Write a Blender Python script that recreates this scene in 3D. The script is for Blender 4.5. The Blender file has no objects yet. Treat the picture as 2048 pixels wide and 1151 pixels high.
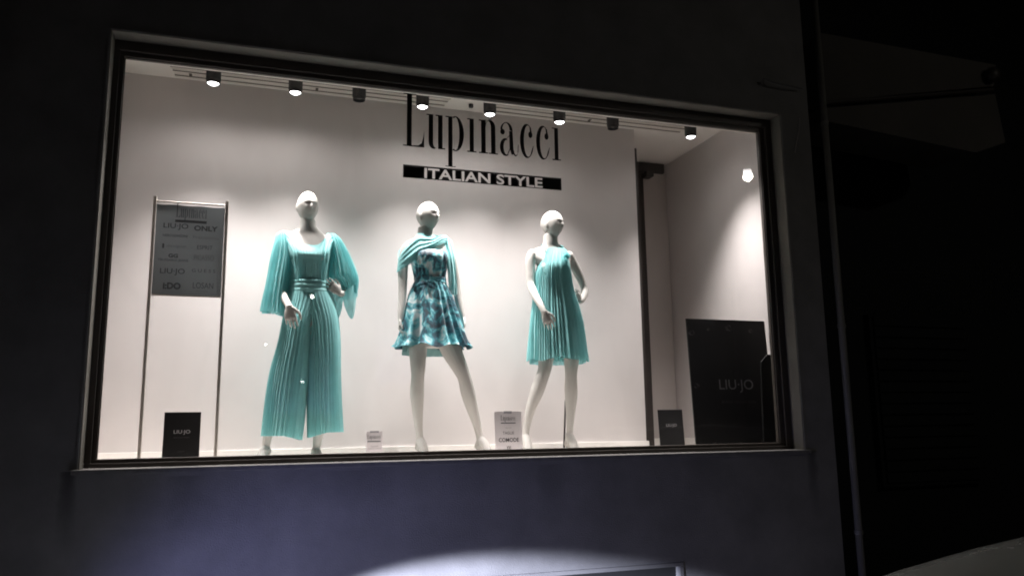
import bpy, bmesh, math, random
from mathutils import Vector, Matrix, noise
R = math.radians
random.seed(4)
scene = bpy.context.scene
COL = scene.collection

# ------------------------------------------------------------------ camera
cam_d = bpy.data.cameras.new('camera')
cam = bpy.data.objects.new('camera', cam_d)
COL.objects.link(cam)
cam.matrix_world = Matrix(((0.949338, -0.039575, -0.311755, 0.0),
                           (-0.313947, -0.163421, -0.93527, -4.95),
                           (-0.013934, 0.985762, -0.167566, 1.62),
                           (0, 0, 0, 1)))
cam_d.sensor_width = 36.0
cam_d.lens = 36.0 * 1598.714 / 2048.0
cam_d.clip_start = 0.05
cam_d.clip_end = 2000
scene.camera = cam

# ------------------------------------------------------------------ night sky and exposure
SKY_STRENGTH = 0.00065
world = bpy.data.worlds.new('World')
scene.world = world
world.use_nodes = True
wn = world.node_tree
bg = wn.nodes['Background']
sky_tex = wn.nodes.new('ShaderNodeTexSky')
sky_tex.sky_type = 'NISHITA'
sky_tex.sun_disc = False
sky_tex.sun_elevation = R(2)
sky_tex.sun_rotation = R(200)
wn.links.new(sky_tex.outputs[0], bg.inputs[0])
bg.inputs[1].default_value = SKY_STRENGTH
vs = scene.view_settings
vs.view_transform = 'Standard'
vs.look = 'None'
vs.exposure = 0.0
vs.gamma = 1.0
vs.use_curve_mapping = False
scene.render.engine = 'CYCLES'
scene.cycles.max_bounces = 12
scene.cycles.diffuse_bounces = 8
scene.cycles.transparent_max_bounces = 16
scene.cycles.caustics_reflective = False
scene.cycles.caustics_refractive = False
scene.cycles.sample_clamp_indirect = 4.0
scene.cycles.use_denoising = True
scene.cycles.filter_width = 1.9

DOWNLIGHT_W = 255.0
FILL_W = 7.0
BEAM_W = 3300.0
SPILL_W = 100.0

# ------------------------------------------------------------------ helpers
def link(o, parent=None):
    COL.objects.link(o)
    if parent is not None:
        o.parent = parent
        o.matrix_parent_inverse = Matrix.Translation(parent.location).inverted() if parent.parent is None else Matrix()
    return o

def tag(o, label=None, cat=None, group=None, kind=None):
    if label: o['label'] = label
    if cat: o['category'] = cat
    if group: o['group'] = group
    if kind: o['kind'] = kind
    return o

def empty(name, loc, label, cat, group=None):
    o = bpy.data.objects.new(name, None)
    o.location = loc
    o.empty_display_size = 0.1
    COL.objects.link(o)
    return tag(o, label, cat, group)

class MB:
    """collects geometry in world metres, then builds one object"""
    def __init__(s): s.v = []; s.f = []; s.m = []
    def add(s, vs_, fs_, mi=0):
        n = len(s.v)
        s.v += [tuple(p) for p in vs_]
        s.f += [tuple(i + n for i in f) for f in fs_]
        s.m += [mi] * len(fs_)
        return s
    def box(s, x0, x1, y0, y1, z0, z1, mi=0, M=None):
        p = [(x, y, z) for x in (x0, x1) for y in (y0, y1) for z in (z0, z1)]
        if M: p = [tuple(M @ Vector(q)) for q in p]
        return s.add(p, [(0, 1, 3, 2), (4, 6, 7, 5), (0, 4, 5, 1), (2, 3, 7, 6), (0, 2, 6, 4), (1, 5, 7, 3)], mi)
    def cyl(s, a, b, r0, r1=None, n=20, cap=True, mi=0):
        a = Vector(a); b = Vector(b); r1 = r0 if r1 is None else r1
        d = (b - a).normalized()
        u = d.orthogonal().normalized(); w = d.cross(u)
        p = []
        for c, r in ((a, r0), (b, r1)):
            for i in range(n):
                t = 2 * math.pi * i / n
                p.append(c + u * r * math.cos(t) + w * r * math.sin(t))
        f = [(i, (i + 1) % n, n + (i + 1) % n, n + i) for i in range(n)]
        if cap: f += [tuple(range(n))[::-1], tuple(range(n, 2 * n))]
        return s.add(p, f, mi)
    def build(s, name, mats, parent=None, smooth=False, bevel=0.0, solid=0.0, seg=2):
        me = bpy.data.meshes.new(name)
        me.from_pydata(s.v, [], s.f)
        if not isinstance(mats, (list, tuple)): mats = [mats]
        for m in mats: me.materials.append(m)
        for p, mi in zip(me.polygons, s.m): p.material_index = mi
        if smooth:
            for p in me.polygons: p.use_smooth = True
        me.validate()
        bm = bmesh.new(); bm.from_mesh(me)
        bmesh.ops.recalc_face_normals(bm, faces=bm.faces)
        bm.to_mesh(me); bm.free()
        o = bpy.data.objects.new(name, me)
        link(o, parent)
        if bevel:
            b = o.modifiers.new('bevel', 'BEVEL'); b.width = bevel; b.segments = seg; b.limit_method = 'ANGLE'
        if solid:
            b = o.modifiers.new('solid', 'SOLIDIFY'); b.thickness = solid
        return o

def boxobj(name, b, mat, parent=None, bevel=0.0):
    return MB().box(*b).build(name, mat, parent, bevel=bevel)

# ------------------------------------------------------------------ materials
def mat(name, col, rough=0.6, metal=0.0, var=0.0, scale=8.0, bump=0.0, bscale=60.0, spec=0.5, coat=0.0, transl=0.0, transp=0.0, sheen=0.0, stretch=None):
    m = bpy.data.materials.new(name)
    m.use_nodes = True
    nt = m.node_tree
    b = nt.nodes['Principled BSDF']
    b.inputs['Base Color'].default_value = (*col, 1)
    b.inputs['Roughness'].default_value = rough
    b.inputs['Metallic'].default_value = metal
    b.inputs['Specular IOR Level'].default_value = spec
    b.inputs['Coat Weight'].default_value = coat
    b.inputs['Sheen Weight'].default_value = sheen
    tc = nt.nodes.new('ShaderNodeTexCoord')
    src = tc.outputs['Object']
    if stretch:
        mp = nt.nodes.new('ShaderNodeMapping'); mp.inputs['Scale'].default_value = stretch
        nt.links.new(src, mp.inputs[0]); src = mp.outputs[0]
    if var:
        n = nt.nodes.new('ShaderNodeTexNoise'); n.inputs['Scale'].default_value = scale
        n.inputs['Detail'].default_value = 6; n.inputs['Roughness'].default_value = 0.62
        nt.links.new(src, n.inputs['Vector'])
        r = nt.nodes.new('ShaderNodeValToRGB')
        r.color_ramp.elements[0].position = 0.3; r.color_ramp.elements[1].position = 0.72
        r.color_ramp.elements[0].color = (*[c * (1 - var) for c in col], 1)
        r.color_ramp.elements[1].color = (*[min(1, c * (1 + var)) for c in col], 1)
        nt.links.new(n.outputs[0], r.inputs[0]); nt.links.new(r.outputs[0], b.inputs['Base Color'])
        mr = nt.nodes.new('ShaderNodeMapRange')
        mr.inputs[3].default_value = max(0.02, rough - 0.12); mr.inputs[4].default_value = min(1, rough + 0.12)
        nt.links.new(n.outputs[0], mr.inputs[0]); nt.links.new(mr.outputs[0], b.inputs['Roughness'])
    if bump:
        n2 = nt.nodes.new('ShaderNodeTexNoise'); n2.inputs['Scale'].default_value = bscale; n2.inputs['Detail'].default_value = 5
        nt.links.new(src, n2.inputs['Vector'])
        bp = nt.nodes.new('ShaderNodeBump'); bp.inputs['Strength'].default_value = bump; bp.inputs['Distance'].default_value = 0.01
        nt.links.new(n2.outputs[0], bp.inputs['Height']); nt.links.new(bp.outputs[0], b.inputs['Normal'])
    out = nt.nodes['Material Output']
    last = b.outputs[0]
    if transl:
        t = nt.nodes.new('ShaderNodeBsdfTranslucent'); t.inputs[0].default_value = (*[min(1, c * 1.25) for c in col], 1)
        mx = nt.nodes.new('ShaderNodeMixShader'); mx.inputs[0].default_value = transl
        nt.links.new(last, mx.inputs[1]); nt.links.new(t.outputs[0], mx.inputs[2]); last = mx.outputs[0]
    if transp:
        t = nt.nodes.new('ShaderNodeBsdfTransparent'); t.inputs[0].default_value = (*[0.55 + 0.45 * c for c in col], 1)
        mx = nt.nodes.new('ShaderNodeMixShader'); mx.inputs[0].default_value = transp
        nt.links.new(last, mx.inputs[1]); nt.links.new(t.outputs[0], mx.inputs[2]); last = mx.outputs[0]
    nt.links.new(last, out.inputs[0])
    return m

def emit(name, col, s):
    m = bpy.data.materials.new(name); m.use_nodes = True
    nt = m.node_tree; nt.nodes.remove(nt.nodes['Principled BSDF'])
    e = nt.nodes.new('ShaderNodeEmission'); e.inputs[0].default_value = (*col, 1); e.inputs[1].default_value = s
    nt.links.new(e.outputs[0], nt.nodes['Material Output'].inputs[0])
    return m

def glass_mat(name, tint=(0.97, 0.985, 0.98), refl=1.45, rough=0.0):
    m = bpy.data.materials.new(name); m.use_nodes = True
    nt = m.node_tree; nt.nodes.remove(nt.nodes['Principled BSDF'])
    t = nt.nodes.new('ShaderNodeBsdfTransparent'); t.inputs[0].default_value = (*tint, 1)
    g = nt.nodes.new('ShaderNodeBsdfGlossy'); g.inputs['Roughness'].default_value = rough
    fr = nt.nodes.new('ShaderNodeFresnel'); fr.inputs[0].default_value = refl
    mx = nt.nodes.new('ShaderNodeMixShader')
    nt.links.new(fr.outputs[0], mx.inputs[0]); nt.links.new(t.outputs[0], mx.inputs[1]); nt.links.new(g.outputs[0], mx.inputs[2])
    nt.links.new(mx.outputs[0], nt.nodes['Material Output'].inputs[0])
    return m

def print_fabric(name):
    """satin with a blurred floral print: ink, teal, aqua and pale grey"""
    m = bpy.data.materials.new(name); m.use_nodes = True
    nt = m.node_tree; b = nt.nodes['Principled BSDF']
    tc = nt.nodes.new('ShaderNodeTexCoord')
    n = nt.nodes.new('ShaderNodeTexNoise'); n.inputs['Scale'].default_value = 8.5; n.inputs['Detail'].default_value = 3.5
    n.inputs['Distortion'].default_value = 1.1; n.inputs['Roughness'].default_value = 0.6
    nt.links.new(tc.outputs['Object'], n.inputs['Vector'])
    r = nt.nodes.new('ShaderNodeValToRGB'); r.color_ramp.interpolation = 'LINEAR'
    el = r.color_ramp.elements
    el[0].position = 0.39; el[0].color = (0.012, 0.035, 0.05, 1)
    el[1].position = 0.67; el[1].color = (0.74, 0.82, 0.83, 1)
    for p, c in ((0.47, (0.022, 0.09, 0.13, 1)), (0.515, (0.05, 0.28, 0.34, 1)), (0.56, (0.17, 0.55, 0.60, 1)), (0.61, (0.50, 0.68, 0.71, 1))):
        e = el.new(p); e.color = c
    nt.links.new(n.outputs[0], r.inputs[0]); nt.links.new(r.outputs[0], b.inputs['Base Color'])
    b.inputs['Roughness'].default_value = 0.62
    b.inputs['Sheen Weight'].default_value = 0.15
    return m

M = {}
M['wall'] = mat('display_white_paint', (0.64, 0.605, 0.595), 0.75, var=0.035, scale=1.3, bump=0.05, bscale=40)
M['ceiling'] = mat('ceiling_paint', (0.78, 0.74, 0.69), 0.8, var=0.03, scale=2, bump=0.05, bscale=50)
M['floor'] = mat('white_floor', (0.89, 0.855, 0.81), 0.4, var=0.04, scale=3)
M['skirting'] = mat('skirting_gloss', (0.90, 0.875, 0.84), 0.3)
M['groove'] = mat('ceiling_groove', (0.10, 0.085, 0.07), 0.8)
M['facade'] = mat('facade_render', (0.20, 0.195, 0.19), 0.9, var=0.22, scale=2.3, bump=0.30, bscale=120)
M['reveal'] = mat('reveal_plaster', (0.14, 0.13, 0.11), 0.75, var=0.12, scale=5, bump=0.1, bscale=80)
M['sill'] = mat('sill_stone', (0.16, 0.155, 0.15), 0.6, var=0.2, scale=20)
M['frame'] = mat('bronze_anodised_frame', (0.06, 0.05, 0.042), 0.55, metal=0.0, var=0.1, scale=6)
M['gasket'] = mat('gasket_rubber', (0.012, 0.012, 0.012), 0.7)
M['glass'] = glass_mat('window_glass')
_nt = M['glass'].node_tree                                  # a trace of dust and wiping marks on the pane
_o = _nt.nodes['Material Output']; _s = _o.inputs[0].links[0].from_socket
_tc = _nt.nodes.new('ShaderNodeTexCoord'); _mp = _nt.nodes.new('ShaderNodeMapping'); _mp.inputs['Scale'].default_value = (1.2, 1, .5); _mp.inputs['Rotation'].default_value = (0, .5, 0)
_n = _nt.nodes.new('ShaderNodeTexNoise'); _n.inputs['Scale'].default_value = 3.0; _n.inputs['Detail'].default_value = 8; _n.inputs['Distortion'].default_value = 1.2
_mr = _nt.nodes.new('ShaderNodeMapRange'); _mr.inputs[1].default_value = .4; _mr.inputs[2].default_value = .8; _mr.inputs[3].default_value = .004; _mr.inputs[4].default_value = .05
_d = _nt.nodes.new('ShaderNodeBsdfDiffuse'); _d.inputs[0].default_value = (.5, .5, .5, 1)
_mx = _nt.nodes.new('ShaderNodeMixShader')
_nt.links.new(_tc.outputs['Object'], _mp.inputs[0]); _nt.links.new(_mp.outputs[0], _n.inputs[0]); _nt.links.new(_n.outputs[0], _mr.inputs[0])
_nt.links.new(_mr.outputs[0], _mx.inputs[0]); _nt.links.new(_s, _mx.inputs[1]); _nt.links.new(_d.outputs[0], _mx.inputs[2]); _nt.links.new(_mx.outputs[0], _o.inputs[0])
M['black'] = mat('lamp_black', (0.008, 0.0075, 0.008), 0.5, var=0.1, scale=20)
M['lampbase'] = mat('lamp_grey_base', (0.30, 0.28, 0.27), 0.4, metal=0.3)
M['lens_on'] = emit('lens_lit', (1.0, 0.97, 0.98), 14)
M['lens_off'] = mat('lens_unlit', (0.12, 0.12, 0.12), 0.15, spec=0.8)
M['mannequin'] = mat('mannequin_satin_white', (0.56, 0.545, 0.515), 0.7, var=0.03, scale=6, spec=0.25)
M['chiffon'] = mat('turquoise_chiffon', (0.28, 0.66, 0.665), 0.8, var=0.08, scale=14, transl=0.12, transp=0.10, sheen=0.35, bump=0.06, bscale=400)
M['chiffon_thin'] = mat('turquoise_chiffon_single_layer', (0.28, 0.65, 0.66), 0.8, var=0.08, scale=14, transl=0.36, transp=0.18, sheen=0.25, bump=0.06, bscale=400)
M['lining'] = mat('turquoise_lining', (0.27, 0.62, 0.625), 0.7, var=0.06, scale=10, transl=0.04, sheen=0.3)
M['print'] = print_fabric('printed_satin')
M['printlining'] = mat('aqua_grey_lining', (0.22, 0.40, 0.39), 0.6, transl=0.25)
M['cardblack'] = mat('black_card', (0.010, 0.0097, 0.0100), 0.6, var=0.2, scale=8, spec=0.2)
M['cardwhite'] = mat('white_card', (0.74, 0.70, 0.72), 0.5, var=0.04, scale=12)
M['ink'] = mat('black_vinyl', (0.012, 0.010, 0.010), 0.5)
M['inkgrey'] = mat('grey_print', (0.10, 0.10, 0.11), 0.6)
M['inkfaint'] = mat('faint_print', (0.30, 0.29, 0.31), 0.6)
M['silver'] = mat('silver_print', (0.55, 0.55, 0.56), 0.4)
M['silverdim'] = mat('dim_silver_print', (0.32, 0.32, 0.33), 0.4)
M['silverfaint'] = mat('faint_emboss', (0.07, 0.067, 0.067), 0.4)
M['panel'] = mat('grey_frosted_panel', (0.11, 0.12, 0.125), 0.35, var=0.05, scale=3, transl=0.30)
M['panelink'] = mat('panel_print_dark', (0.028, 0.030, 0.033), 0.5)
M['panelfaint'] = mat('panel_print_faint', (0.075, 0.082, 0.086), 0.5)
M['steel'] = mat('brushed_steel', (0.46, 0.42, 0.38), 0.45, metal=0.15, var=0.08, scale=10)
M['acrylic'] = glass_mat('clear_acrylic', (0.93, 0.93, 0.94), 1.5)
M['darkdoor'] = mat('dark_door_frame', (0.035, 0.028, 0.024), 0.5)
M['door'] = mat('grey_door_leaf', (0.48, 0.44, 0.42), 0.5, var=0.04, scale=2)
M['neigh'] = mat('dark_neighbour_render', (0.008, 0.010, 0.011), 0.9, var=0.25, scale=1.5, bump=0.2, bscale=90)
M['awn'] = mat('awning_canvas', (0.085, 0.078, 0.07), 0.9, var=0.15, scale=2)
M['pipe'] = mat('painted_downpipe', (0.17, 0.165, 0.15), 0.5, var=0.15, scale=4)
M['asphalt'] = mat('asphalt', (0.05, 0.05, 0.052), 0.9, var=0.3, scale=30, bump=0.4, bscale=200)
M['paving'] = mat('paving_slabs', (0.16, 0.155, 0.15), 0.85, var=0.2, scale=6, bump=0.2, bscale=90)
M['carpaint'] = mat('pale_car_paint', (0.37, 0.375, 0.35), 0.25, coat=0.6, var=0.02, scale=3)
M['carglass'] = mat('car_glass', (0.02, 0.022, 0.024), 0.06, spec=0.8)
M['tyre'] = mat('tyre_rubber', (0.02, 0.02, 0.02), 0.85, bump=0.2)
M['rim'] = mat('alloy_rim', (0.5, 0.5, 0.5), 0.3, metal=0.9)
M['headlamp'] = emit('headlamp_lit', (0.82, 0.86, 1.0), 6)
M['taillamp'] = mat('tail_lamp_red', (0.3, 0.01, 0.01), 0.2)
M['streetlens'] = emit('street_lamp_lens', (1.0, 0.97, 0.95), 60)
M['nearlens'] = emit('near_street_lamp_lens', (1.0, 0.98, 0.97), 30)
M['pole'] = mat('galvanised_pole', (0.2, 0.2, 0.2), 0.5, metal=0.5)
M['cable'] = mat('cable_grey', (0.1, 0.1, 0.1), 0.6)

def add_streaks(m, spots):
    """dark streaks on the wall, most of them below the sill: (x, width, z_top, z_bottom, depth of tone)"""
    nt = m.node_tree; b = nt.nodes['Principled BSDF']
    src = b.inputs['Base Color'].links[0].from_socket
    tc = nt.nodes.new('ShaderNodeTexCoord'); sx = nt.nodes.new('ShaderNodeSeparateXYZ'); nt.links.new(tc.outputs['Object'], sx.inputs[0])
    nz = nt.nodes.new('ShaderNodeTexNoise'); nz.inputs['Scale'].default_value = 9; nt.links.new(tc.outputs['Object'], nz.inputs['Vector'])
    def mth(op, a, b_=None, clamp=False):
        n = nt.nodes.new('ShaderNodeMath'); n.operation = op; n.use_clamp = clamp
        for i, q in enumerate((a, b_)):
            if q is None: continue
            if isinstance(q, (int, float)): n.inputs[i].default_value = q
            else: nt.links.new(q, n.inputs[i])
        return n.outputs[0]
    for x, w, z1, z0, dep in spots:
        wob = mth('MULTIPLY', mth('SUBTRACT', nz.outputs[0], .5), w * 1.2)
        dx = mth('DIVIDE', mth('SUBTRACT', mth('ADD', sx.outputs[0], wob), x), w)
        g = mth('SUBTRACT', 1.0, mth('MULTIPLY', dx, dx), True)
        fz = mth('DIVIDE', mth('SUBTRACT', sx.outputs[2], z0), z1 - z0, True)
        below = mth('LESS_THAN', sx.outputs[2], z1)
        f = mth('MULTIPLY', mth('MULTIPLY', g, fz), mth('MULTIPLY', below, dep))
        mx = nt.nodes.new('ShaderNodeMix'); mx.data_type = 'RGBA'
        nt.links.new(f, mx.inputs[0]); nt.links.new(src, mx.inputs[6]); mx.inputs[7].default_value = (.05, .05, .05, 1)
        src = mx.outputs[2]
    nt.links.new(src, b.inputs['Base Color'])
add_streaks(M['facade'], [(-.885, .05, 1.40, .95, .9), (-.30, .10, 1.36, 1.0, .35), (.62, .14, 1.36, 1.1, .28), (1.9, .10, 1.36, .95, .3), (3.93, .05, 1.40, .9, .8), (3.0, .2, 1.36, 1.1, .25), (-1.6, .3, 4.5, .5, .25)])

# ------------------------------------------------------------------ dimensions of the shopfront (metres)
WX0, WX1, WZ0, WZ1 = -0.844, 3.872, 1.404, 3.970     # masonry opening
GX0, GX1, GZ0, GZ1 = -0.780, 3.772, 1.457, 3.870     # visible glass
FY = 0.12                                             # frame front face
GY = 0.165                                            # glass plane
FLOOR, CEIL = 1.380, 4.170
LX, RX = -0.935, 3.940                                # side walls of the display
BY, PX = 1.100, 3.172                                 # white partition, its right end
DY = 1.92                                             # deep wall

# ------------------------------------------------------------------ ground
tag(MB().box(-60, 60, -60, 60, -0.6, -0.12).build('road', M['asphalt']), kind='structure')
pav = tag(MB().box(-30, 30, -1.3, 6, -0.118, 0.0).build('pavement', M['paving'], bevel=0.01), kind='structure')
slab = None
k = 0
for i in range(-6, 16):
    for j in range(3):
        x, y = i * 0.5, -1.28 + j * 0.42
        if slab is None:
            slab = MB().box(0.004, 0.496, 0.004, 0.414, 0.0005, 0.012).build('slab', M['paving'], pav, bevel=0.004)
            s = slab
        else:
            s = slab.copy(); link(s, pav)
        s.location = (x, y, random.uniform(-0.0003, 0.002))

# ------------------------------------------------------------------ shop building
shop = empty('shop_building', (1.6, 0.0, 0.0), 'dark rendered shop facade around the lit display window', 'building')
BXL, BXR = -9.0, 4.140
BWX0, BWX1, BWZ1 = -0.6, 2.802, 0.672                # low opening beneath the window
def wallpiece(x0, x1, z0, z1, mb): mb.box(x0, x1, 0.0, 0.16, z0, z1)
w = MB()
# a ring of wall pieces round both openings
xs = [BXL, WX0, BWX0, BWX1, WX1, BXR]; zs = [0.0, BWZ1, WZ0 - 0.02, WZ1, 7.5]
for i in range(len(xs) - 1):
    for j in range(len(zs) - 1):
        x0, x1, z0, z1 = xs[i], xs[i + 1], zs[j], zs[j + 1]
        if j == 0 and BWX0 <= x0 < BWX1: continue
        if j == 2 and WX0 <= x0 < WX1: continue
        wallpiece(x0, x1, z0, z1, w)
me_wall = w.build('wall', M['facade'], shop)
bm = bmesh.new(); bm.from_mesh(me_wall.data)
bmesh.ops.remove_doubles(bm, verts=bm.verts, dist=0.0005)
seen = {}
for f in bm.faces:
    seen.setdefault(tuple(sorted(v.index for v in f.verts)), []).append(f)
dele = [f for fs in seen.values() if len(fs) > 1 for f in fs]
bmesh.ops.delete(bm, geom=dele, context='FACES_ONLY'); bm.to_mesh(me_wall.data); bm.free()
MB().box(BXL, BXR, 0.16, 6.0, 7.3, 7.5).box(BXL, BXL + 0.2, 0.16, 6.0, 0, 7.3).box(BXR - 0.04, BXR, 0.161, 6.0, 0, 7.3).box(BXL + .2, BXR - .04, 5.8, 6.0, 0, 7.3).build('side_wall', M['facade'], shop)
# reveal lining (plaster) : top, left, right ; 4 mm proud of the cut wall
MB().box(WX0, WX1, 0.001, FY, WZ1 - 0.006, WZ1 - 0.001).build('soffit', M['reveal'], shop)
MB().box(WX0 + 0.001, WX0 + 0.006, 0.001, FY, WZ0, WZ1 - 0.007).build('jamb', M['reveal'], shop)
MB().box(WX1 - 0.006, WX1 - 0.001, 0.001, FY, WZ0, WZ1 - 0.007).build('jamb', M['reveal'], shop)
# slim edge bead round the opening and the stone sill
eb = MB()
eb.box(WX0 - 0.014, WX1 + 0.014, -0.005, -0.0005, WZ1, WZ1 + 0.012)
eb.box(WX0 - 0.014, WX0 - 0.001, -0.005, -0.0005, WZ0, WZ1 - 0.0005)
eb.box(WX1 + 0.001, WX1 + 0.014, -0.005, -0.0005, WZ0, WZ1 - 0.0005)
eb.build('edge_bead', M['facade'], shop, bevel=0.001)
MB().box(WX0 - 0.03, WX1 + 0.035, -0.028, FY - 0.002, WZ0 - 0.022, WZ0 + 0.004).build('sill', M['sill'], shop, bevel=0.003)
# low opening
lw = MB().box(BWX0, BWX1, 0.05, 0.09, 0.06, BWZ1 - 0.0).build('dark_opening_sheet', M['gasket'], shop)  # dark sheet standing in for the shaded inside of the opening
lf = MB()
lf.box(BWX0 - 0.03, BWX1 + 0.03, -0.008, 0.03, BWZ1 - 0.003, BWZ1 + 0.024)
lf.box(BWX1 + 0.001, BWX1 + 0.03, -0.008, 0.03, 0.06, BWZ1 - 0.0035)
lf.box(BWX0 - 0.03, BWX0 - 0.001, -0.008, 0.03, 0.06, BWZ1 - 0.0035)
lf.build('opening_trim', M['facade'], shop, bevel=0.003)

# window : frame profiles + pane
win = empty('display_window', (1.5, 0.12, 1.404), 'large shop window in a dark bronze metal frame', 'window')
def frame_bar(b, step):
    m_ = MB().box(*b); m_.box(*step)
    return m_.build('frame', M['frame'], win, bevel=0.003)
frame_bar((WX0 + .006, WX1 - .006, FY, 0.19, GZ1 + 0.03, WZ1 - .007), (GX0 - .025, GX1 + .04, FY + .018, 0.19, GZ1, GZ1 + 0.03))
frame_bar((WX0 + .006, WX1 - .006, FY, 0.19, WZ0 + .004, GZ0 - 0.022), (GX0 - .025, GX1 + .04, FY + .018, 0.19, GZ0 - 0.022, GZ0))
frame_bar((WX0 + .006, GX0 - 0.025, FY, 0.19, GZ0 - 0.022, GZ1 + 0.03), (GX0 - 0.025, GX0, FY + .018, 0.19, GZ0, GZ1))
frame_bar((GX1 + 0.04, WX1 - .006, FY, 0.19, GZ0 - 0.022, GZ1 + 0.03), (GX1, GX1 + 0.04, FY + .018, 0.19, GZ0, GZ1))
gk = MB()
gk.box(GX0, GX1, FY + .03, .15, GZ1 - .006, GZ1 - .0005).box(GX0, GX0 + .005, FY + .03, .15, GZ0, GZ1 - .0065)
gk.box(GX1 - .005, GX1, FY + .03, .15, GZ0, GZ1 - .0065)
gk.build('gasket', M['gasket'], win)
MB().add([(GX0 - .01, GY, GZ0 - .01), (GX1 + .01, GY, GZ0 - .01), (GX1 + .01, GY, GZ1 + .01), (GX0 - .01, GY, GZ1 + .01)], [(0, 1, 2, 3)]).build('pane', M['glass'], win)

# ------------------------------------------------------------------ display room (setting)
IY = 0.192
tag(MB().box(LX - .1, RX + .1, IY, DY + .1, FLOOR - .08, FLOOR).build('display_floor', M['floor']), kind='structure')
ceil = tag(MB().box(LX - .1, RX + .1, IY, DY + .1, CEIL, CEIL + .08).build('ceiling', M['ceiling']), kind='structure')
tag(MB().box(LX - .06, LX, IY, BY, FLOOR, CEIL).build('wall_left', M['wall']), kind='structure')
tag(MB().box(RX, RX + .06, IY, DY, FLOOR, CEIL).build('wall_right', M['wall']), kind='structure')
tag(MB().box(LX - .06, PX, BY, BY + .045, FLOOR, CEIL).build('wall_back', M['wall']), kind='structure')
deep = tag(MB().box(2.2, RX, DY, DY + .06, FLOOR, CEIL).build('wall_rear', M['wall']), kind='structure')
tag(MB().box(2.14, 2.2, BY + .045, DY, FLOOR, CEIL).build('wall_passage', M['wall']), kind='structure')
tag(MB().box(LX, RX, IY - .002, IY + .06, GZ1 + .02, CEIL).build('window_header', M['ceiling']), kind='structure')
SK = 0.088
sk = MB()
sk.box(LX, PX + .015, BY - .022, BY - .0005, FLOOR, FLOOR + SK)
sk.box(PX + .0005, PX + .015, BY, BY + .045, FLOOR, FLOOR + SK)
tag(sk.build('skirting', M['skirting'], bevel=.003), kind='structure')
tag(MB().box(3.65, RX - .0005, DY - .013, DY - .0005, FLOOR, FLOOR + .09).box(RX - .013, RX - .0005, 1.1, DY - .014, FLOOR, FLOOR + .09).build('skirting', M['skirting'], bevel=.003), kind='structure')
# dark post right behind the partition end, and the doorway on the rear wall
d = empty('doorway', (3.6, DY, FLOOR), 'dark framed grey door at the far end beside the white partition', 'door')
boxobj('jamb', (PX + .002, PX + .048, BY + .05, BY + .09, FLOOR, 4.02), M['darkdoor'], d, .003)
boxobj('jamb', (3.57, 3.66, DY - .05, DY - .001, FLOOR, 4.07), M['darkdoor'], d, .003)
boxobj('lintel', (3.3, 3.90, DY - .05, DY - .001, 4.071, 4.165), M['darkdoor'], d, .003)
boxobj('door_leaf', (3.662, 3.93, DY - .02, DY - .001, FLOOR + .0905, 4.069), M['door'], d, .003)
boxobj('closer', (3.64, 3.72, DY - .16, DY - .052, 3.99, 4.04), M['darkdoor'], d, .004)
# slotted ceiling diffusers
def diffuser(x0, x1, br):
    e = empty('slot_diffuser', ((x0 + x1) / 2, .94, CEIL), None, None)
    for y, a in ((0.885, 0.0), (0.950, 0.012), (1.030, 0.02)):
        m_ = MB().box(x0 + a, x1 - a, y - .013, y + .013, CEIL - .0035, CEIL - .0005)
        m_.build('slot', M['groove'], e)
        MB().box(x0 + a, x1 - a, y - .020, y - .0132, CEIL - .007, CEIL - .0005).box(x0 + a, x1 - a, y + .0132, y + .020, CEIL - .007, CEIL - .0005).build('rim', M['ceiling'], e)
    for x, y0, y1 in br:
        MB().box(x - .010, x + .010, y0, y1, CEIL - .009, CEIL - .004).build('bracket', M['groove'], e)
    return e
tag(diffuser(-0.60, 1.46, [(-0.47, .80, .868), (-0.47, .968, 1.012), (0.44, .80, .868), (0.43, .968, 1.012), (1.36, .80, .868), (1.28, .968, 1.012)]),
    'three line ceiling slot diffuser over the left part of the window', 'air diffuser', 'slot diffusers in the display ceiling')
tag(diffuser(1.80, 3.62, [(2.71, .80, .868), (2.70, .968, 1.012)]),
    'three line ceiling slot diffuser over the right part of the window', 'air diffuser', 'slot diffusers in the display ceiling')
h = MB().cyl((1.64, .951, CEIL - .004), (1.64, .951, CEIL - .0005), .022, n=24)
h.cyl((1.64, .951, CEIL - .030), (1.64, .951, CEIL - .0042), .019, n=24, mi=1)
tag(h.build('ceiling_sensor', [M['ceiling'], M['gasket']], bevel=.003), 'small black round ceiling sensor between two lit black downlights', 'sensor')

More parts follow.
